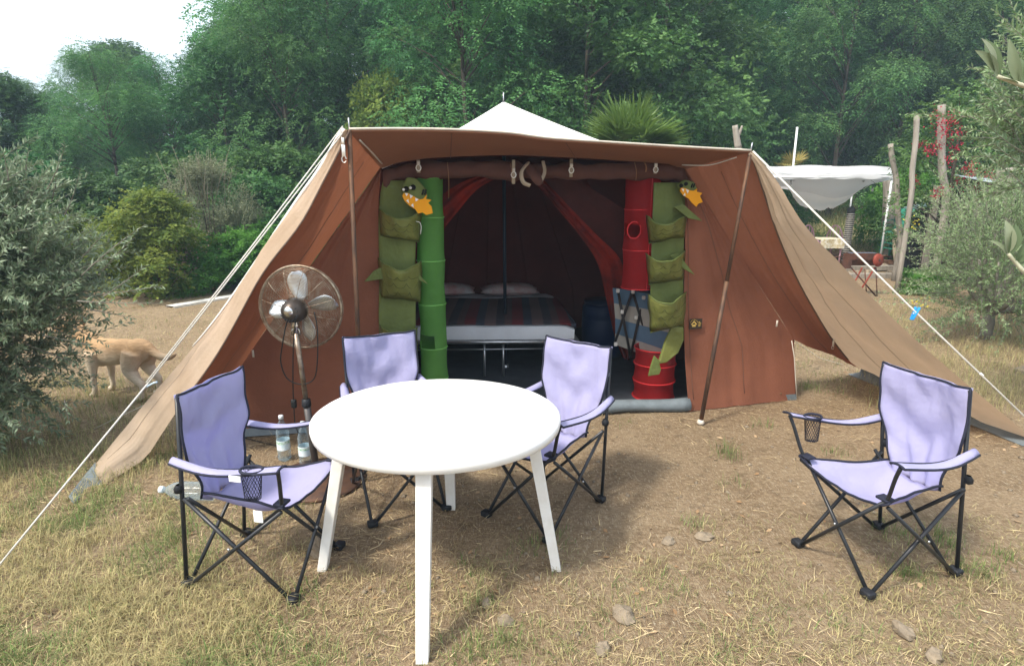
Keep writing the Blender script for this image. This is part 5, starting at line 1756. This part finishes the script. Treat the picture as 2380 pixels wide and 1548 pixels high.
# ------------------------------------------------------------------ vegetation
bark = wood_mat("bark", (.115, .09, .068), (.055, .043, .034))
bark_grey = wood_mat("olive_bark", (.26, .24, .20), (.14, .125, .10))
leaf_rob = mat("locust_leaf", (.046, .142, .048), .6, col2=(.128, .262, .080), tint="tint", var=.22, trans=.42, spec=.25, nv=(.9, .68, 1.3))
leaf_yel = mat("yellow_green_leaf", (.085, .160, .028), .6, col2=(.24, .30, .06), tint="tint", var=.1, trans=.45, spec=.2)
leaf_dark = mat("dark_leaf", (.036, .110, .030), .5, col2=(.095, .195, .050), tint="tint", var=.25, trans=.3, spec=.35)
leaf_pine = mat("pine_needle", (.035, .075, .045), .55, col2=(.09, .15, .085), tint="tint", var=.15, trans=.2, spec=.3)
leaf_grey = mat("grey_shrub_leaf", (.135, .165, .090), .7, col2=(.25, .27, .165), tint="tint", var=.12, trans=.3, spec=.2)
leaf_olive = mat("olive_leaf", (.10, .165, .080), .5, col2=(.30, .37, .245), tint="tint", var=.08, trans=.22, spec=.35)
leaf_olive_pale = mat("pale_olive_leaf", (.14, .235, .085), .5, col2=(.34, .43, .235), tint="tint", var=.08, trans=.3, spec=.35)
leaf_fresh = mat("fresh_green_leaf", (.065, .19, .026), .55, col2=(.14, .30, .05), tint="tint", var=.1, trans=.45, spec=.25)
palm_leaf = mat("palm_leaf", (.085, .17, .030), .45, col2=(.20, .29, .07), tint="tint", var=.1, trans=.3, spec=.4)
palm_dry = mat("palm_leaf_dry", (.26, .23, .06), .6, col2=(.40, .32, .10), tint="tint", trans=.3)

def spray_cloud(centers, rads, n_per, length, leaflets, ll, lw, droop, g, axis=None, fill=.55):
    """pinnate sprays spread through clumps; returns verts, quads, tint"""
    Vs, Qs, Ts = [], [], []
    off = 0
    for c, r in zip(centers, rads):
        n = int(n_per * (r / np.mean(rads)) ** 2)
        d = unit(g.normal(0, 1, (n, 3)))
        rr = (fill + (1 - fill) * g.random(n))[:, None]
        p = c + d * rr * np.array([r, r, r * .62])
        out = unit(d * np.array([1, 1, .35]) + g.normal(0, .45, (n, 3)))
        out[:, 2] -= droop * (.4 + g.random(n))
        out = unit(out)
        nrm = unit(np.array([0, 0, 1.0]) + d * .5 + g.normal(0, .4, (n, 3)))
        S = unit(np.cross(out, nrm))
        Ln = length * (.6 + .7 * g.random(n))
        base_t = np.clip(g.normal(.45, .16) + g.normal(0, .14, n) + .22 * d[:, 2], 0, 1)
        k = leaflets
        for j in range(k):
            t = (j + .6) / k
            sd = 1 if j % 2 else -1
            if j == k - 1: sd = 0
            P = p + out * (Ln * t)[:, None]
            P[:, 2] -= Ln * t * t * droop * .5
            D = unit(out * (.55 if sd else 1) + S * sd * .85)
            v, q = diamonds(P, D, nrm + g.normal(0, .25, (n, 3)), ll * (.7 + .6 * g.random(n)), lw * (.7 + .5 * g.random(n)), .12)
            Vs.append(v); Qs.append(q + off); off += len(v)
            Ts.append(np.clip(base_t + g.normal(0, .10, n), 0, 1))
    return np.concatenate(Vs), np.concatenate(Qs), np.concatenate(Ts)

def tree_proto(name, h, crown_r, crown_lo, nclump, n_per, g, leafm, clump_r=(.5, .95), length=.28, leaflets=7, ll=.085, lw=.042, droop=.45, trunk_r=.085, bark_m=bark, shape=1.0):
    """a tree at the origin: Empty > trunk, crown"""
    t = thing(name, name, "tree")
    lean = g.normal(0, .05, 2) * h
    tp = lambda z: Vector((lean[0] * (z / h) ** 2 + .06 * h * .15 * math.sin(z * 1.1), lean[1] * (z / h) ** 2, z))
    mb = MB()
    zs_ = np.linspace(-.15, h * .86, 9)
    mb.tube([tp(z) for z in zs_], [lerp(trunk_r, .018, i / 8) for i in range(9)], 7)
    cs, rs = [], []
    for i in range(nclump):
        z = lerp(crown_lo, 1, g.random() ** .85)
        prof = math.sin(math.pi * min(1, (z - crown_lo) / (1 - crown_lo) * .80 + .20)) ** .65 * shape
        a = g.random() * 2 * math.pi
        rr = crown_r * prof * (.35 + .65 * math.sqrt(g.random()))
        c = np.array([*tp(z * h)[:2], z * h]) + np.array([math.cos(a) * rr, math.sin(a) * rr, -.15 * rr])
        cs.append(c); rs.append(g.uniform(*clump_r))
        if i % 2 == 0:
            z0 = max(.12, (z - .18)) * h
            p0 = tp(min(z0, h * .8)); p1 = Vector(c)
            m_ = p0.lerp(p1, .5) + Vector((0, 0, .12 * (p1 - p0).length * .5))
            mb.tube([p0, m_, p1], [trunk_r * .34, trunk_r * .2, .006], 5)
    mb.build("trunk", bark_m, t, local=True)
    v, q, ti = spray_cloud(cs, rs, n_per, length, leaflets, ll, lw, droop, g)
    np_mesh("crown", v, q, leafm, t, ti)
    return t

def place(proto, first, x, y, s, rz, label, cat="tree", group=None, sz=None):
    o = proto if first else copy_tree(proto)
    o.location = (x, y, gz(x, y) - .08)
    o.rotation_euler = (0, 0, rz)
    o.scale = (s, s, sz or s)
    tag(o, label, cat, group)
    return o

gr = np.random.default_rng(11)
protos = [
    ("locust_tree", tree_proto("locust_tree", 8.0, 2.3, .08, 74, 88, np.random.default_rng(1), leaf_rob)),
    ("locust_tree", tree_proto("locust_tree", 8.0, 2.0, .05, 72, 88, np.random.default_rng(2), leaf_rob, length=.32, droop=.6)),
    ("locust_tree", tree_proto("locust_tree", 8.0, 2.5, .06, 76, 84, np.random.default_rng(3), leaf_rob, clump_r=(.45, 1.1), ll=.10, lw=.045)),
    ("oak_tree", tree_proto("oak_tree", 8.0, 2.2, .05, 72, 120, np.random.default_rng(4), leaf_dark, length=.15, leaflets=5, ll=.10, lw=.062, droop=.15)),
]
used = [False] * 4
SKY = [(-600, 215), (-200, 200), (0, 152), (60, 165), (130, 196), (185, 105), (260, 78), (330, 60), (380, 105), (430, 142), (475, 112), (520, 60), (560, 0), (620, -110), (800, -320), (3200, -320)]
labels = ["feathery green locust tree on the wooded slope behind the camp", "feathery green locust tree on the wooded slope behind the camp", "feathery green locust tree on the wooded slope behind the camp", "dark small-leaved tree among the feathery ones on the wooded slope"]
for row, (y0, sp) in enumerate(((14.2, 2.7), (17.0, 2.8), (20.2, 3.0), (24.0, 3.3), (28.5, 3.6), (34.0, 4.2))):
    hw = .90 * y0 + 3
    n = int(2 * hw / sp)
    for i in range(n + 1):
        x = -hw + 2 * hw * i / n + gr.normal(0, .5)
        y = y0 + gr.normal(0, .55)
        if y0 < 20 and 4.2 < x < 17:          # open bank behind the pavilion
            if y0 < 16: continue
            y = max(y, 21.2 + gr.random())
        if y0 < 15 and x < -4: y += 1.2
        k = int(gr.choice(4, p=[.30, .27, .27, .16]))
        h = gr.uniform(7.0, 9.6)
        px = 1190 + FPX * x / (y * .972 - 3 * .235)
        lim = at(px, np.interp(px, [a for a, b in SKY], [b for a, b in SKY]) + gr.uniform(-8, 50), y).z - gz(x, y)
        if lim < 1.5: continue
        h = min(h, lim)
        s = h / 8.0
        place(protos[k][1], not used[k], x, y, max(s, .62 * s + .3) if s < 1 else s, gr.random() * 6.28, labels[k], "tree", "trees on the wooded slope", sz=s)
        used[k] = True

# pine standing above the others on the left
def pine(x, y, h, label, g):
    t = thing("pine_tree", label, "tree", (x, y, gz(x, y)))
    mb = MB()
    mb.tube([Vector((.05 * math.sin(z), 0, z)) for z in np.linspace(-.1, h, 10)], [lerp(.15, .015, i / 9) for i in range(10)], 8)
    Vs, Qs, Ts, off = [], [], [], 0
    for k in range(95):
        z = h * lerp(.12, 1.0, g.random() ** .8)
        a = g.random() * 6.28
        Ln = lerp(2.1, .35, (z / h) ** 1.2) * g.uniform(.65, 1.1)
        p0 = Vector((0, 0, z)); p1 = Vector((math.cos(a) * Ln, math.sin(a) * Ln, z + .22 * Ln + .1))
        mb.tube([p0, p0.lerp(p1, .5) - Vector((0, 0, .06 * Ln)), p1], [.03, .02, .006], 5)
        for j in range(7):
            tpos = lerp(.3, 1.02, j / 6)
            c = np.array(p0.lerp(p1, tpos)) + g.normal(0, .10, 3)
            n = 46
            d = unit(g.normal(0, .65, (n, 3)) + np.array([math.cos(a) * .5, math.sin(a) * .5, .75]))
            v, q = diamonds(np.tile(c, (n, 1)) + d * .02, d, g.normal(0, 1, (n, 3)), g.uniform(.16, .27, n), .012)
            Vs.append(v); Qs.append(q + off); off += len(v)
            Ts.append(np.clip(g.normal(.45, .2, n) + .2 * (d[:, 2] - .4), 0, 1))
    mb.build("trunk", bark, t, local=True)
    np_mesh("crown", np.concatenate(Vs), np.concatenate(Qs), leaf_pine, t, np.concatenate(Ts))
pp = at(612, -50, 17.0)
pine(pp.x, 17.0, pp.z - gz(pp.x, 17.0), "tall blue-green pine rising above the left treeline", np.random.default_rng(21))
# shrubs along the edge of the clearing
def bush_proto(name, r, h, nclump, n_per, g, leafm, **k):
    t = thing(name, name, "shrub")
    cs, rs, mb = [], [], MB()
    for i in range(nclump):
        a, z = g.random() * 6.28, g.random()
        rr = r * math.sqrt(g.random()) * math.sqrt(max(.05, 1 - z ** 2.2))
        c = np.array([math.cos(a) * rr, math.sin(a) * rr, .12 + z * h * .85])
        cs.append(c); rs.append(g.uniform(.16, .32) * max(r, .7))
        if i % 3 == 0:
            mb.tube([Vector((c[0] * .1, c[1] * .1, -.05)), Vector((c[0] * .6, c[1] * .6, c[2] * .6)), Vector(c)], [.018, .012, .004], 4)
    mb.build("stems", bark, t, local=True)
    v, q, ti = spray_cloud(cs, rs, n_per, g=g, **k)
    np_mesh("foliage", v, q, leafm, t, ti)
    return t
b_yel = bush_proto("yellow_green_shrub", 1.0, 1.9, 55, 60, np.random.default_rng(31), leaf_yel, length=.14, leaflets=5, ll=.06, lw=.045, droop=.3)
b_gry = bush_proto("grey_shrub", .9, 2.3, 60, 70, np.random.default_rng(32), leaf_grey, length=.16, leaflets=7, ll=.05, lw=.014, droop=-.6)
b_frs = bush_proto("fresh_shrub", .8, 1.1, 45, 55, np.random.default_rng(33), leaf_fresh, length=.16, leaflets=7, ll=.055, lw=.03, droop=.3)
b_drk = bush_proto("dark_shrub", 1.1, 1.9, 60, 62, np.random.default_rng(34), leaf_dark, length=.13, leaflets=5, ll=.065, lw=.042, droop=.25)
def putb(proto, first, px, py, Y, s, label, sz=None, group="shrubs along the clearing"):
    p = at(px, py, Y)
    return place(proto, first, p.x, Y, s, rnd.random() * 6.28, label, "shrub", group, sz)
putb(b_yel, True, 360, 600, 9.4, .92, "yellow-green leafy shrub at the edge of the left clearing")
putb(b_gry, True, 500, 600, 10.8, 1.0, "tall grey-green shrub with dead stalks above the left clearing")
putb(b_frs, True, 470, 640, 10.0, .95, "bright green low shrub at the foot of the grey shrub")
putb(b_frs, False, 585, 650, 10.4, 1.05, "bright green low shrub beside the pale path kerb")
putb(b_drk, True, 240, 600, 11.2, 1.1, "dark shrub behind the left olive tree")
putb(b_drk, False, 640, 560, 12.2, 1.1, "dark shrub behind the tent's left guy ropes")
putb(b_drk, False, 100, 600, 11.6, 1.25, "dark shrub at the far left behind the olive")
putb(b_drk, False, -60, 600, 11.0, 1.3, "dark shrub partly cut by the left edge")
putb(b_yel, False, 210, 640, 10.2, .7, "small yellow-green shrub seen through the olive twigs")
putb(b_drk, False, 420, 560, 12.8, 1.3, "dark shrub between the yellow and grey shrubs")
putb(b_drk, False, 560, 520, 13.0, 1.35, "dark ivy-covered shrub above the grey shrub")
putb(b_drk, False, 700, 520, 13.4, 1.4, "dark shrub close behind the tent's left wing")
putb(b_yel, False, 880, 300, 15.0, 1.3, "yellowing shrub in the wood left of the roof peak", sz=2.2)
putb(b_drk, False, 2020, 450, 20.6, 1.0, "dark shrub on the bank seen under the pavilion roof")
putb(b_gry, False, 1970, 430, 21.6, 1.2, "grey-leaved shrub above the pavilion roof", sz=1.35)
putb(b_drk, False, 1800, 520, 15.2, .85, "big-leaved dark plant under the pavilion's left side")
putb(b_drk, False, 2330, 460, 12.2, 1.15, "dark shrub behind the right olive bush")
putb(b_yel, False, 2230, 430, 13.6, .9, "yellowish shrub behind the tall weathered post", sz=1.0)
putb(b_frs, False, 2130, 400, 14.2, 1.3, "fresh green shrub behind the straight post", sz=2.0)
putb(b_drk, False, 2420, 420, 11.5, 1.6, "dark shrub at the right edge behind the lean-to")
putb(b_frs, False, 2140, 690, 9.6, .45, "low green plant at the foot of the steps")
putb(b_frs, False, 1660, 340, 11.5, .9, "bright green shrub top just above the awning", sz=2.0)
# dead stalks on the grey shrub
ds = MB()
gp_ = at(490, 600, 10.7)
for k in range(20):
    b0 = Vector((gp_.x + rnd.gauss(0, .22), 10.6 + rnd.gauss(0, .2), gz(gp_.x, 10.6) + 1.35))
    e0 = b0 + Vector((rnd.gauss(0, .16), rnd.gauss(0, .1), rnd.uniform(.5, 1.0)))
    ds.tube([b0, b0.lerp(e0, .5) + Vector((rnd.gauss(0, .04), 0, 0)), e0], [.006, .004, .002], 4)
tag(ds.build("dead_stalks", mat("dead_stalk", (.24, .20, .15), .9)), "bundle of bare grey dead stalks above the grey shrub", "stalks", kind="stuff")
# pinkish seed heads by the bright shrub
n = 900
c = at(435, 610, 9.7)
P_ = np.stack([c.x + rng.normal(0, .18, n), 9.7 + rng.normal(0, .2, n), gz(c.x, 9.7) + .45 + rng.normal(0, .28, n).clip(-.4, .6)], 1)
v, q = diamonds(P_, rng.normal(0, 1, (n, 3)), rng.normal(0, 1, (n, 3)), .035, .028)
tag(np_mesh("seed_heads", v, q, mat("pinkish_seed", (.34, .22, .17), .9, col2=(.45, .36, .26), tint="tint"), tint=rng.random(n)), "faded pinkish seed heads beside the bright green shrub", "seed heads", kind="stuff")

# crepe myrtle with red flowers
cm = at(2215, 420, 10.6)
cmt = tree_proto("flowering_tree", 3.35, .95, .22, 46, 46, np.random.default_rng(41), leaf_dark, clump_r=(.22, .42), length=.12, leaflets=5, ll=.055, lw=.036, droop=.2, trunk_r=.05)
place(cmt, True, cm.x, 10.6, 1.0, 1.0, "small tree with crimson flower clusters by the weathered posts")
fl_m = mat("crimson_petal", (.30, .012, .030), .6, col2=(.45, .035, .07), tint="tint", trans=.3)
Ps = []
for px, py, s_ in ((2192, 280, .10), (2205, 295, .11), (2188, 300, .08), (2178, 268, .06), (2215, 285, .07), (2200, 318, .09), (2230, 310, .06), (2132, 338, .05), (2150, 345, .07), (2165, 352, .06), (2222, 345, .05), (2180, 340, .05), (2240, 400, .08), (2262, 408, .09), (2250, 428, .08), (2285, 420, .08), (2270, 440, .07), (2230, 420, .05), (2300, 412, .05), (2190, 448, .06), (2175, 450, .05), (2310, 430, .05), (2125, 420, .05), (2208, 372, .05), (2256, 390, .06)):
    c = at(px, py, 9.75 + rng.normal(0, .15))
    Ps.append(np.array(c) + rng.normal(0, s_ * .8, (42, 3)))
Ps = np.concatenate(Ps); n = len(Ps)
v, q = diamonds(Ps, rng.normal(0, 1, (n, 3)), rng.normal(0, 1, (n, 3)), .032, .026)
fo = np_mesh("flowers", v, q, fl_m, None, rng.random(n)); fo.parent = cmt; fo.matrix_parent_inverse = Matrix.LocRotScale(cmt.location, cmt.rotation_euler, cmt.scale).inverted()
fo["kind"] = "stuff"
# yellow flowers
n = 56
P_ = np.concatenate([np.array(at(px, py, Y)) + rng.normal(0, s_, (14, 3)) for px, py, Y, s_ in ((2122, 522, 10, .09), (2120, 515, 10, .06), (2150, 700, 7.2, .07), (2125, 712, 7.4, .06))])
v, q = diamonds(P_, rng.normal(0, 1, (n, 3)), rng.normal(0, 1, (n, 3)), .035, .026)
tag(np_mesh("yellow_flowers", v, q, mat("yellow_petal", (.65, .55, .04), .6)), "few small yellow flowers among the right-hand olive bushes", "flowers", kind="stuff")

# fan palms
def fan_palm(loc, r, trunk_h, nf, label, leafm, g, up=.35, seg=22):
    t = thing("fan_palm", label, "palm", tuple(loc))
    MB().lathe([(.16, -.1), (.17, trunk_h * .5), (.20, trunk_h * .9), (.10, trunk_h)], (0, 0, 0), 12).build("trunk", bark, t, local=True)
    Vs, Qs, Ts, off = [], [], [], 0
    mbp = MB()
    for k in range(nf):
        a = g.random() * 6.28
        el = math.asin(lerp(up - .35, .97, g.random()))
        d = np.array([math.cos(a) * math.cos(el), math.sin(a) * math.cos(el), math.sin(el)])
        c0 = np.array([0, 0, trunk_h])
        c1 = c0 + d * r * g.uniform(.28, .42)
        mbp.tube([Vector(c0), Vector(c1)], [.012, .008], 4)
        s = unit(np.cross(d, np.array([0, 0, 1.0]) + g.normal(0, .2, 3)))
        for j in range(seg):
            th = lerp(-1.25, 1.25, j / (seg - 1))
            D = d * math.cos(th) + s * math.sin(th)
            D = unit(D + g.normal(0, .04, 3))
            L_ = r * g.uniform(.50, .68) * (1 - .25 * abs(th) / 1.25)
            nr = np.cross(D, s if abs(th) < 1.2 else d) + 1e-3
            v, q = diamonds(c1[None], D[None], nr[None], np.array([L_]), np.array([.030 * r + .006]), .2)
            v[2, 2] -= .06 * L_
            Vs.append(v); Qs.append(q + off); off += 4
            Ts.append(np.clip(g.normal(.4 + .3 * d[2], .15, 1), 0, 1))
    mbp.build("leaf_stalks", palm_leaf, t, local=True)
    np_mesh("fronds", np.concatenate(Vs), np.concatenate(Qs), leafm, t, np.concatenate(Ts))
pc = at(1465, 352, 10.2)
fan_palm((pc.x, 10.2, gz(pc.x, 10.2)), 1.05, pc.z - gz(pc.x, 10.2), 64, "bushy green fan palm behind the tent roof, right of its peak", palm_leaf, np.random.default_rng(51), up=.30)
pc = at(1845, 392, 16.5)
fan_palm((pc.x, 16.5, gz(pc.x, 16.5)), .62, pc.z - gz(pc.x, 16.5), 14, "small yellowing fan palm above the pavilion roof", palm_dry, np.random.default_rng(52), up=.3, seg=16)

# ------------------------------------------------------------------ olives
def olive_shoots(starts, dirs, lens, g, nl=40, leaf=(.035, .055), wid=.0105, droop=.35, stem_r=.0028, curve=.25):
    """thin shoots with opposite leaves"""
    mb = MB()
    Vs, Qs, Ts, off = [], [], [], 0
    for p0, d0, L_ in zip(starts, dirs, lens):
        d = Vector(d0).normalized()
        bendv = Vector(g.normal(0, curve, 3)); bendv.z -= droop * g.random()
        pts = []
        p = Vector(p0)
        ns = 7
        for i in range(ns):
            pts.append(p.copy())
            d = (d + bendv * .16).normalized()
            p = p + d * (L_ / (ns - 1))
        mb.tube(pts, [lerp(stem_r, .0009, i / (ns - 1)) for i in range(ns)], 4, cap=False)
        k = max(6, int(nl * L_ / .5))
        tt = np.sort(g.random(k)) * .92 + .08
        A_ = np.array([list(q_) for q_ in pts])
        pos = np.stack([np.interp(tt, np.linspace(0, 1, ns), A_[:, m]) for m in range(3)], 1)
        tan = unit(np.stack([np.interp(tt, np.linspace(0, 1, ns - 1), np.diff(A_[:, m])) for m in range(3)], 1))
        sd = unit(np.cross(tan, g.normal(0, 1, (k, 3))))
        D = unit(tan * .75 + sd * .85)
        nrm = unit(np.array([0, 0, 1.0]) + g.normal(0, .6, (k, 3)))
        v, q = diamonds(pos, D, nrm, g.uniform(*leaf, k) * (1.1 - .45 * tt), wid * (1.1 - .3 * tt), .16)
        Vs.append(v); Qs.append(q + off); off += len(v)
        Ts.append(np.clip(g.normal(.40, .26, k) + .15 * tt, 0, 1))
    return mb, np.concatenate(Vs), np.concatenate(Qs), np.concatenate(Ts)

def olive(label, base, c, rad, nsh, g, lm=None, lens=(.3, .7), nl=40, up=.5, limbs=8, keep=None, **k):
    t = thing("olive_tree", label, "olive tree", tuple(base))
    bs = Vector(base)
    starts, dirs, ln = [], [], []
    mb = MB()
    ends = []
    for i in range(limbs):
        d = unit(g.normal(0, 1, 3)); d[2] = abs(d[2]) * .8
        e = Vector(np.array(c) + d * np.array(rad) * .6)
        mid = bs.lerp(e, .5) + Vector(g.normal(0, .08, 3))
        mb.tube(spline([bs - Vector((0, 0, .05)), bs + Vector((0, 0, .3)), mid, e], 10), [lerp(.055, .010, q / 9) for q in range(10)], 6)
        ends.append((mid, e))
    mb.build("trunk", bark_grey, t)
    for i in range(nsh):
        d = unit(g.normal(0, 1, 3))
        rr = g.random() ** .45 * .86
        p = np.array(c) + d * np.array(rad) * rr
        if p[2] < .12: p[2] = .12 + .2 * g.random()
        o_ = unit(d * np.array([1, 1, .5]) + np.array([0, 0, up]) + g.normal(0, .35, 3))
        l_ = g.uniform(*lens)
        if keep and not keep(p + o_ * l_ * .8): continue
        starts.append(p); dirs.append(o_); ln.append(l_)
    m2, v, q, ti = olive_shoots(starts, dirs, ln, g, nl, **k)
    m2.build("shoots", bark_grey, t)
    o = np_mesh("foliage", v - np.array(base), q, lm or leaf_olive, t, ti)
    return t, starts
def crown_left(p):
    """the left olive is lopsided: bulging at chest height, cut back low down on the tent side"""
    lim = np.interp(p[2], [0, .25, .5, .75, 1.0, 1.3, 1.6, 1.9], [-2.85, -2.88, -2.88, -2.84, -2.52, -2.42, -2.55, -2.7])
    return p[0] < lim + .12 * mnoise.noise(Vector((p[2] * 5, p[1] * 5, 0)))
gol = np.random.default_rng(61)
olive("large silvery olive tree filling the left edge, its twigs over the dog", (-3.55, 3.55, 0), (-3.52, 3.55, .98), (1.02, .46, .95), 2200, gol, lens=(.2, .5), nl=60, up=.35, leaf=(.042, .066), wid=.0135, stem_r=.0016, keep=crown_left)
# longer shoots that stick out of the crown
def extra_shoots(label_part, parent_xyz, specs, g, nl=44, **k):
    t = [o for o in bpy.data.objects if o.name.startswith("olive_tree") and Vector(o["_w"]) == Vector(parent_xyz)][0]
    st = [np.array(a) for a, b in specs]; dr = [np.array(b) - np.array(a) for a, b in specs]; ln = [float(np.linalg.norm(d)) for d in dr]
    m2, v, q, ti = olive_shoots(st, dr, ln, g, nl, droop=.12, curve=.12, stem_r=.004, **k)
    m2.build("long_shoots", bark_grey, t)["kind"] = "stuff"
    np_mesh("foliage", v - np.array(t["_w"]), q, leaf_olive, t, ti)
sp = []
for a, b in (((190, 640), (322, 508)), ((200, 690), (372, 668)), ((180, 700), (350, 712)), ((150, 500), (205, 405)), ((120, 470), (150, 350)), ((60, 420), (58, 345)), ((20, 420), (12, 340)), ((170, 760), (252, 806)),
             ((150, 640), (300, 580)), ((130, 830), (215, 846)), ((110, 440), (172, 335)), ((230, 640), (300, 545)), ((140, 880), (200, 905)), ((190, 600), (260, 520)), ((240, 690), (340, 625)), ((210, 720), (310, 735)), ((150, 930), (160, 985)), ((90, 740), (205, 770)), ((100, 780), (212, 800)), ((110, 820), (205, 828)), ((60, 800), (190, 850)), ((120, 760), (222, 822)), ((90, 850), (180, 880)), ((120, 700), (215, 745))):
    Y_ = 3.5 + gol.normal(0, .12)
    sp.append((at(*a, Y_), at(*b, Y_ - .05)))
extra_shoots("", (-3.55, 3.55, 0), sp, gol, nl=46)

gol2 = np.random.default_rng(62)
olive("sprawling olive bush with thin tangled shoots in front of the posts at right", (5.35, 6.6, 0), (5.45, 6.6, .80), (1.05, .6, .88), 780, gol2, lm=leaf_olive_pale, keep=lambda p: p[0] / p[1] > .665 + .02 * math.sin(9 * p[2]), lens=(.45, 1.0), nl=30, up=.45, limbs=10, stem_r=.0026, leaf=(.04, .062), wid=.0125)
olive("smaller olive bush beyond the right guy rope, at the foot of the flowering tree", (6.75, 8.3, 0), (6.75, 8.3, .95), (.75, .6, .8), 500, gol2, lm=leaf_olive_pale, lens=(.35, .8), nl=34, up=.5, limbs=8)
# olive whose branch enters the upper right of the view
gol3 = np.random.default_rng(63)
olive("olive tree at right edge with pale twigs hanging into view above the olive bush", (3.95, 3.75, 0), (3.42, 3.78, 2.15), (.55, .42, .62), 420, gol3, lm=leaf_olive_pale, lens=(.25, .5), nl=60, up=.6, limbs=7, leaf=(.042, .06), wid=.012)
sp = []
for a, b in (((2400, 330), (2270, 215)), ((2400, 300), (2290, 190)), ((2390, 360), (2258, 300)), ((2400, 260), (2330, 160)), ((2400, 400), (2290, 330)), ((2420, 420), (2330, 250)), ((2400, 450), (2300, 350)), ((2410, 380), (2350, 190)), ((2420, 430), (2345, 300))):
    Y_ = 3.72 + gol3.normal(0, .08)
    sp.append((at(*a, Y_), at(*b, Y_)))
extra_shoots("", (3.95, 3.75, 0), sp, gol3, nl=90, leaf=(.04, .058), wid=.012)

# young olive close to the viewer: two twigs with large leaves reach into the frame
yo = thing("olive_sapling", "near olive twigs with large glossy leaves at the right frame edge", "olive tree", (1.25, .95, 0))
MB().tube(spline([Vector((1.25, .95, -.02)), Vector((1.22, .95, .8)), Vector((1.26, .93, 1.5)), Vector((1.22, .92, 2.2))], 14), [.016] * 6 + [.012] * 5 + [.008, .006, .004], 8).build("trunk", bark_grey, yo)
big_leaf = mat("large_olive_leaf", (.085, .135, .060), .42, col2=(.30, .34, .22), tint="tint", trans=.25, spec=.4)
twig_m = mat("pale_twig", (.42, .42, .30), .7)
def near_leaf(base, tip, nrm, w, ti, name="leaf"):
    base, tip = Vector(base), Vector(tip)
    d = tip - base
    s = d.cross(Vector(nrm)).normalized()
    n = s.cross(d).normalized()
    rows = []
    for i in range(9):
        t = i / 8
        hw = w * math.sin(math.pi * t ** .85) ** .8 * .5 + .0004
        c = base + d * t + n * (.05 * d.length * math.sin(math.pi * t))
        rows.append([c - s * hw + n * hw * .45, c - s * hw * .5 + n * hw * .12, c, c + s * hw * .5 + n * hw * .12, c + s * hw + n * hw * .45])
    mb = MB().grid(rows)
    me = mb.build(name, big_leaf, yo)
    a = me.data.attributes.new("tint", 'FLOAT', 'FACE')
    a.data.foreach_set("value", [ti] * len(me.data.polygons))
D_ = .84
tw1 = [at(2318, 178, D_), at(2350, 190, D_), at(2392, 204, D_), at(2470, 225, D_ + .03), Vector((1.22, .92, 1.95))]
MB().tube(spline(tw1, 16), [.0022 + .0001 * i for i in range(16)], 6).build("twig", twig_m, yo)
for a, b, w, ti, n_ in (((2318, 178), (2266, 118), .016, .55, (.3, -1, .2)), ((2312, 170), (2281, 90), .015, .95, (.6, -.8, .2)), ((2320, 176), (2290, 92), .016, .15, (-.4, -1, .1)),
                        ((2326, 182), (2368, 198), .013, .25, (0, -.6, 1)), ((2368, 196), (2346, 92), .012, .5, (-.7, -.8, 0)), ((2372, 198), (2362, 130), .016, .2, (.2, -1, 0)), ((2385, 202), (2390, 110), .016, .3, (0, -1, 0)), ((2400, 205), (2440, 130), .016, .4, (0, -1, .2)), ((2410, 208), (2450, 262), .016, .6, (0, -1, .2))):
    near_leaf(at(*a, D_), at(*b, D_ + rnd.uniform(-.02, .02)), n_, w, ti)
tw2 = [at(2343, 590, D_), at(2362, 612, D_), at(2390, 640, D_), at(2460, 690, D_ + .04), Vector((1.24, .93, 1.35))]
MB().tube(spline(tw2, 16), [.0022 + .0001 * i for i in range(16)], 6).build("twig", twig_m, yo)
for a, b, w, ti, n_ in (((2343, 590), (2336, 512), .017, .9, (.1, -1, 0)), ((2346, 592), (2360, 520), .017, .12, (0, -1, 0)), ((2340, 592), (2300, 560), .012, .6, (.2, -.6, .8)), ((2362, 612), (2385, 560), .018, .15, (0, -1, 0)), ((2372, 622), (2400, 640), .014, .7, (0, -.5, 1)), ((2368, 618), (2396, 590), .017, .2, (0, -1, .4))):
    near_leaf(at(*a, D_), at(*b, D_ + rnd.uniform(-.02, .02)), n_, w, ti)
for k in range(26):                                                     # leaves further along, outside the view
    z = rnd.uniform(.7, 2.3); a = rnd.random() * 6.28
    b0 = Vector((1.23, .94, z)); e0 = b0 + Vector((abs(math.cos(a)) * .3, math.sin(a) * .3, .05))
    near_leaf(b0.lerp(e0, .6), e0, (0, -.3, 1), .015, rnd.random())


# ------------------------------------------------------------------ haze in the air
hzm = bpy.data.materials.new("haze_air"); hzm.use_nodes = True
hn, hl = hzm.node_tree.nodes, hzm.node_tree.links
hn.clear()
pv = hn.new("ShaderNodeVolumePrincipled")
pv.inputs["Color"].default_value = (.62, .84, 1.0, 1)
pv.inputs["Density"].default_value = .0027
pv.inputs["Anisotropy"].default_value = .0
ho = hn.new("ShaderNodeOutputMaterial")
hl.new(pv.outputs[0], ho.inputs["Volume"])
hb = MB().box((0, 250, 16), (830, 930, 36)).build("haze", hzm, smooth_=False)
tag(hb, kind="stuff")
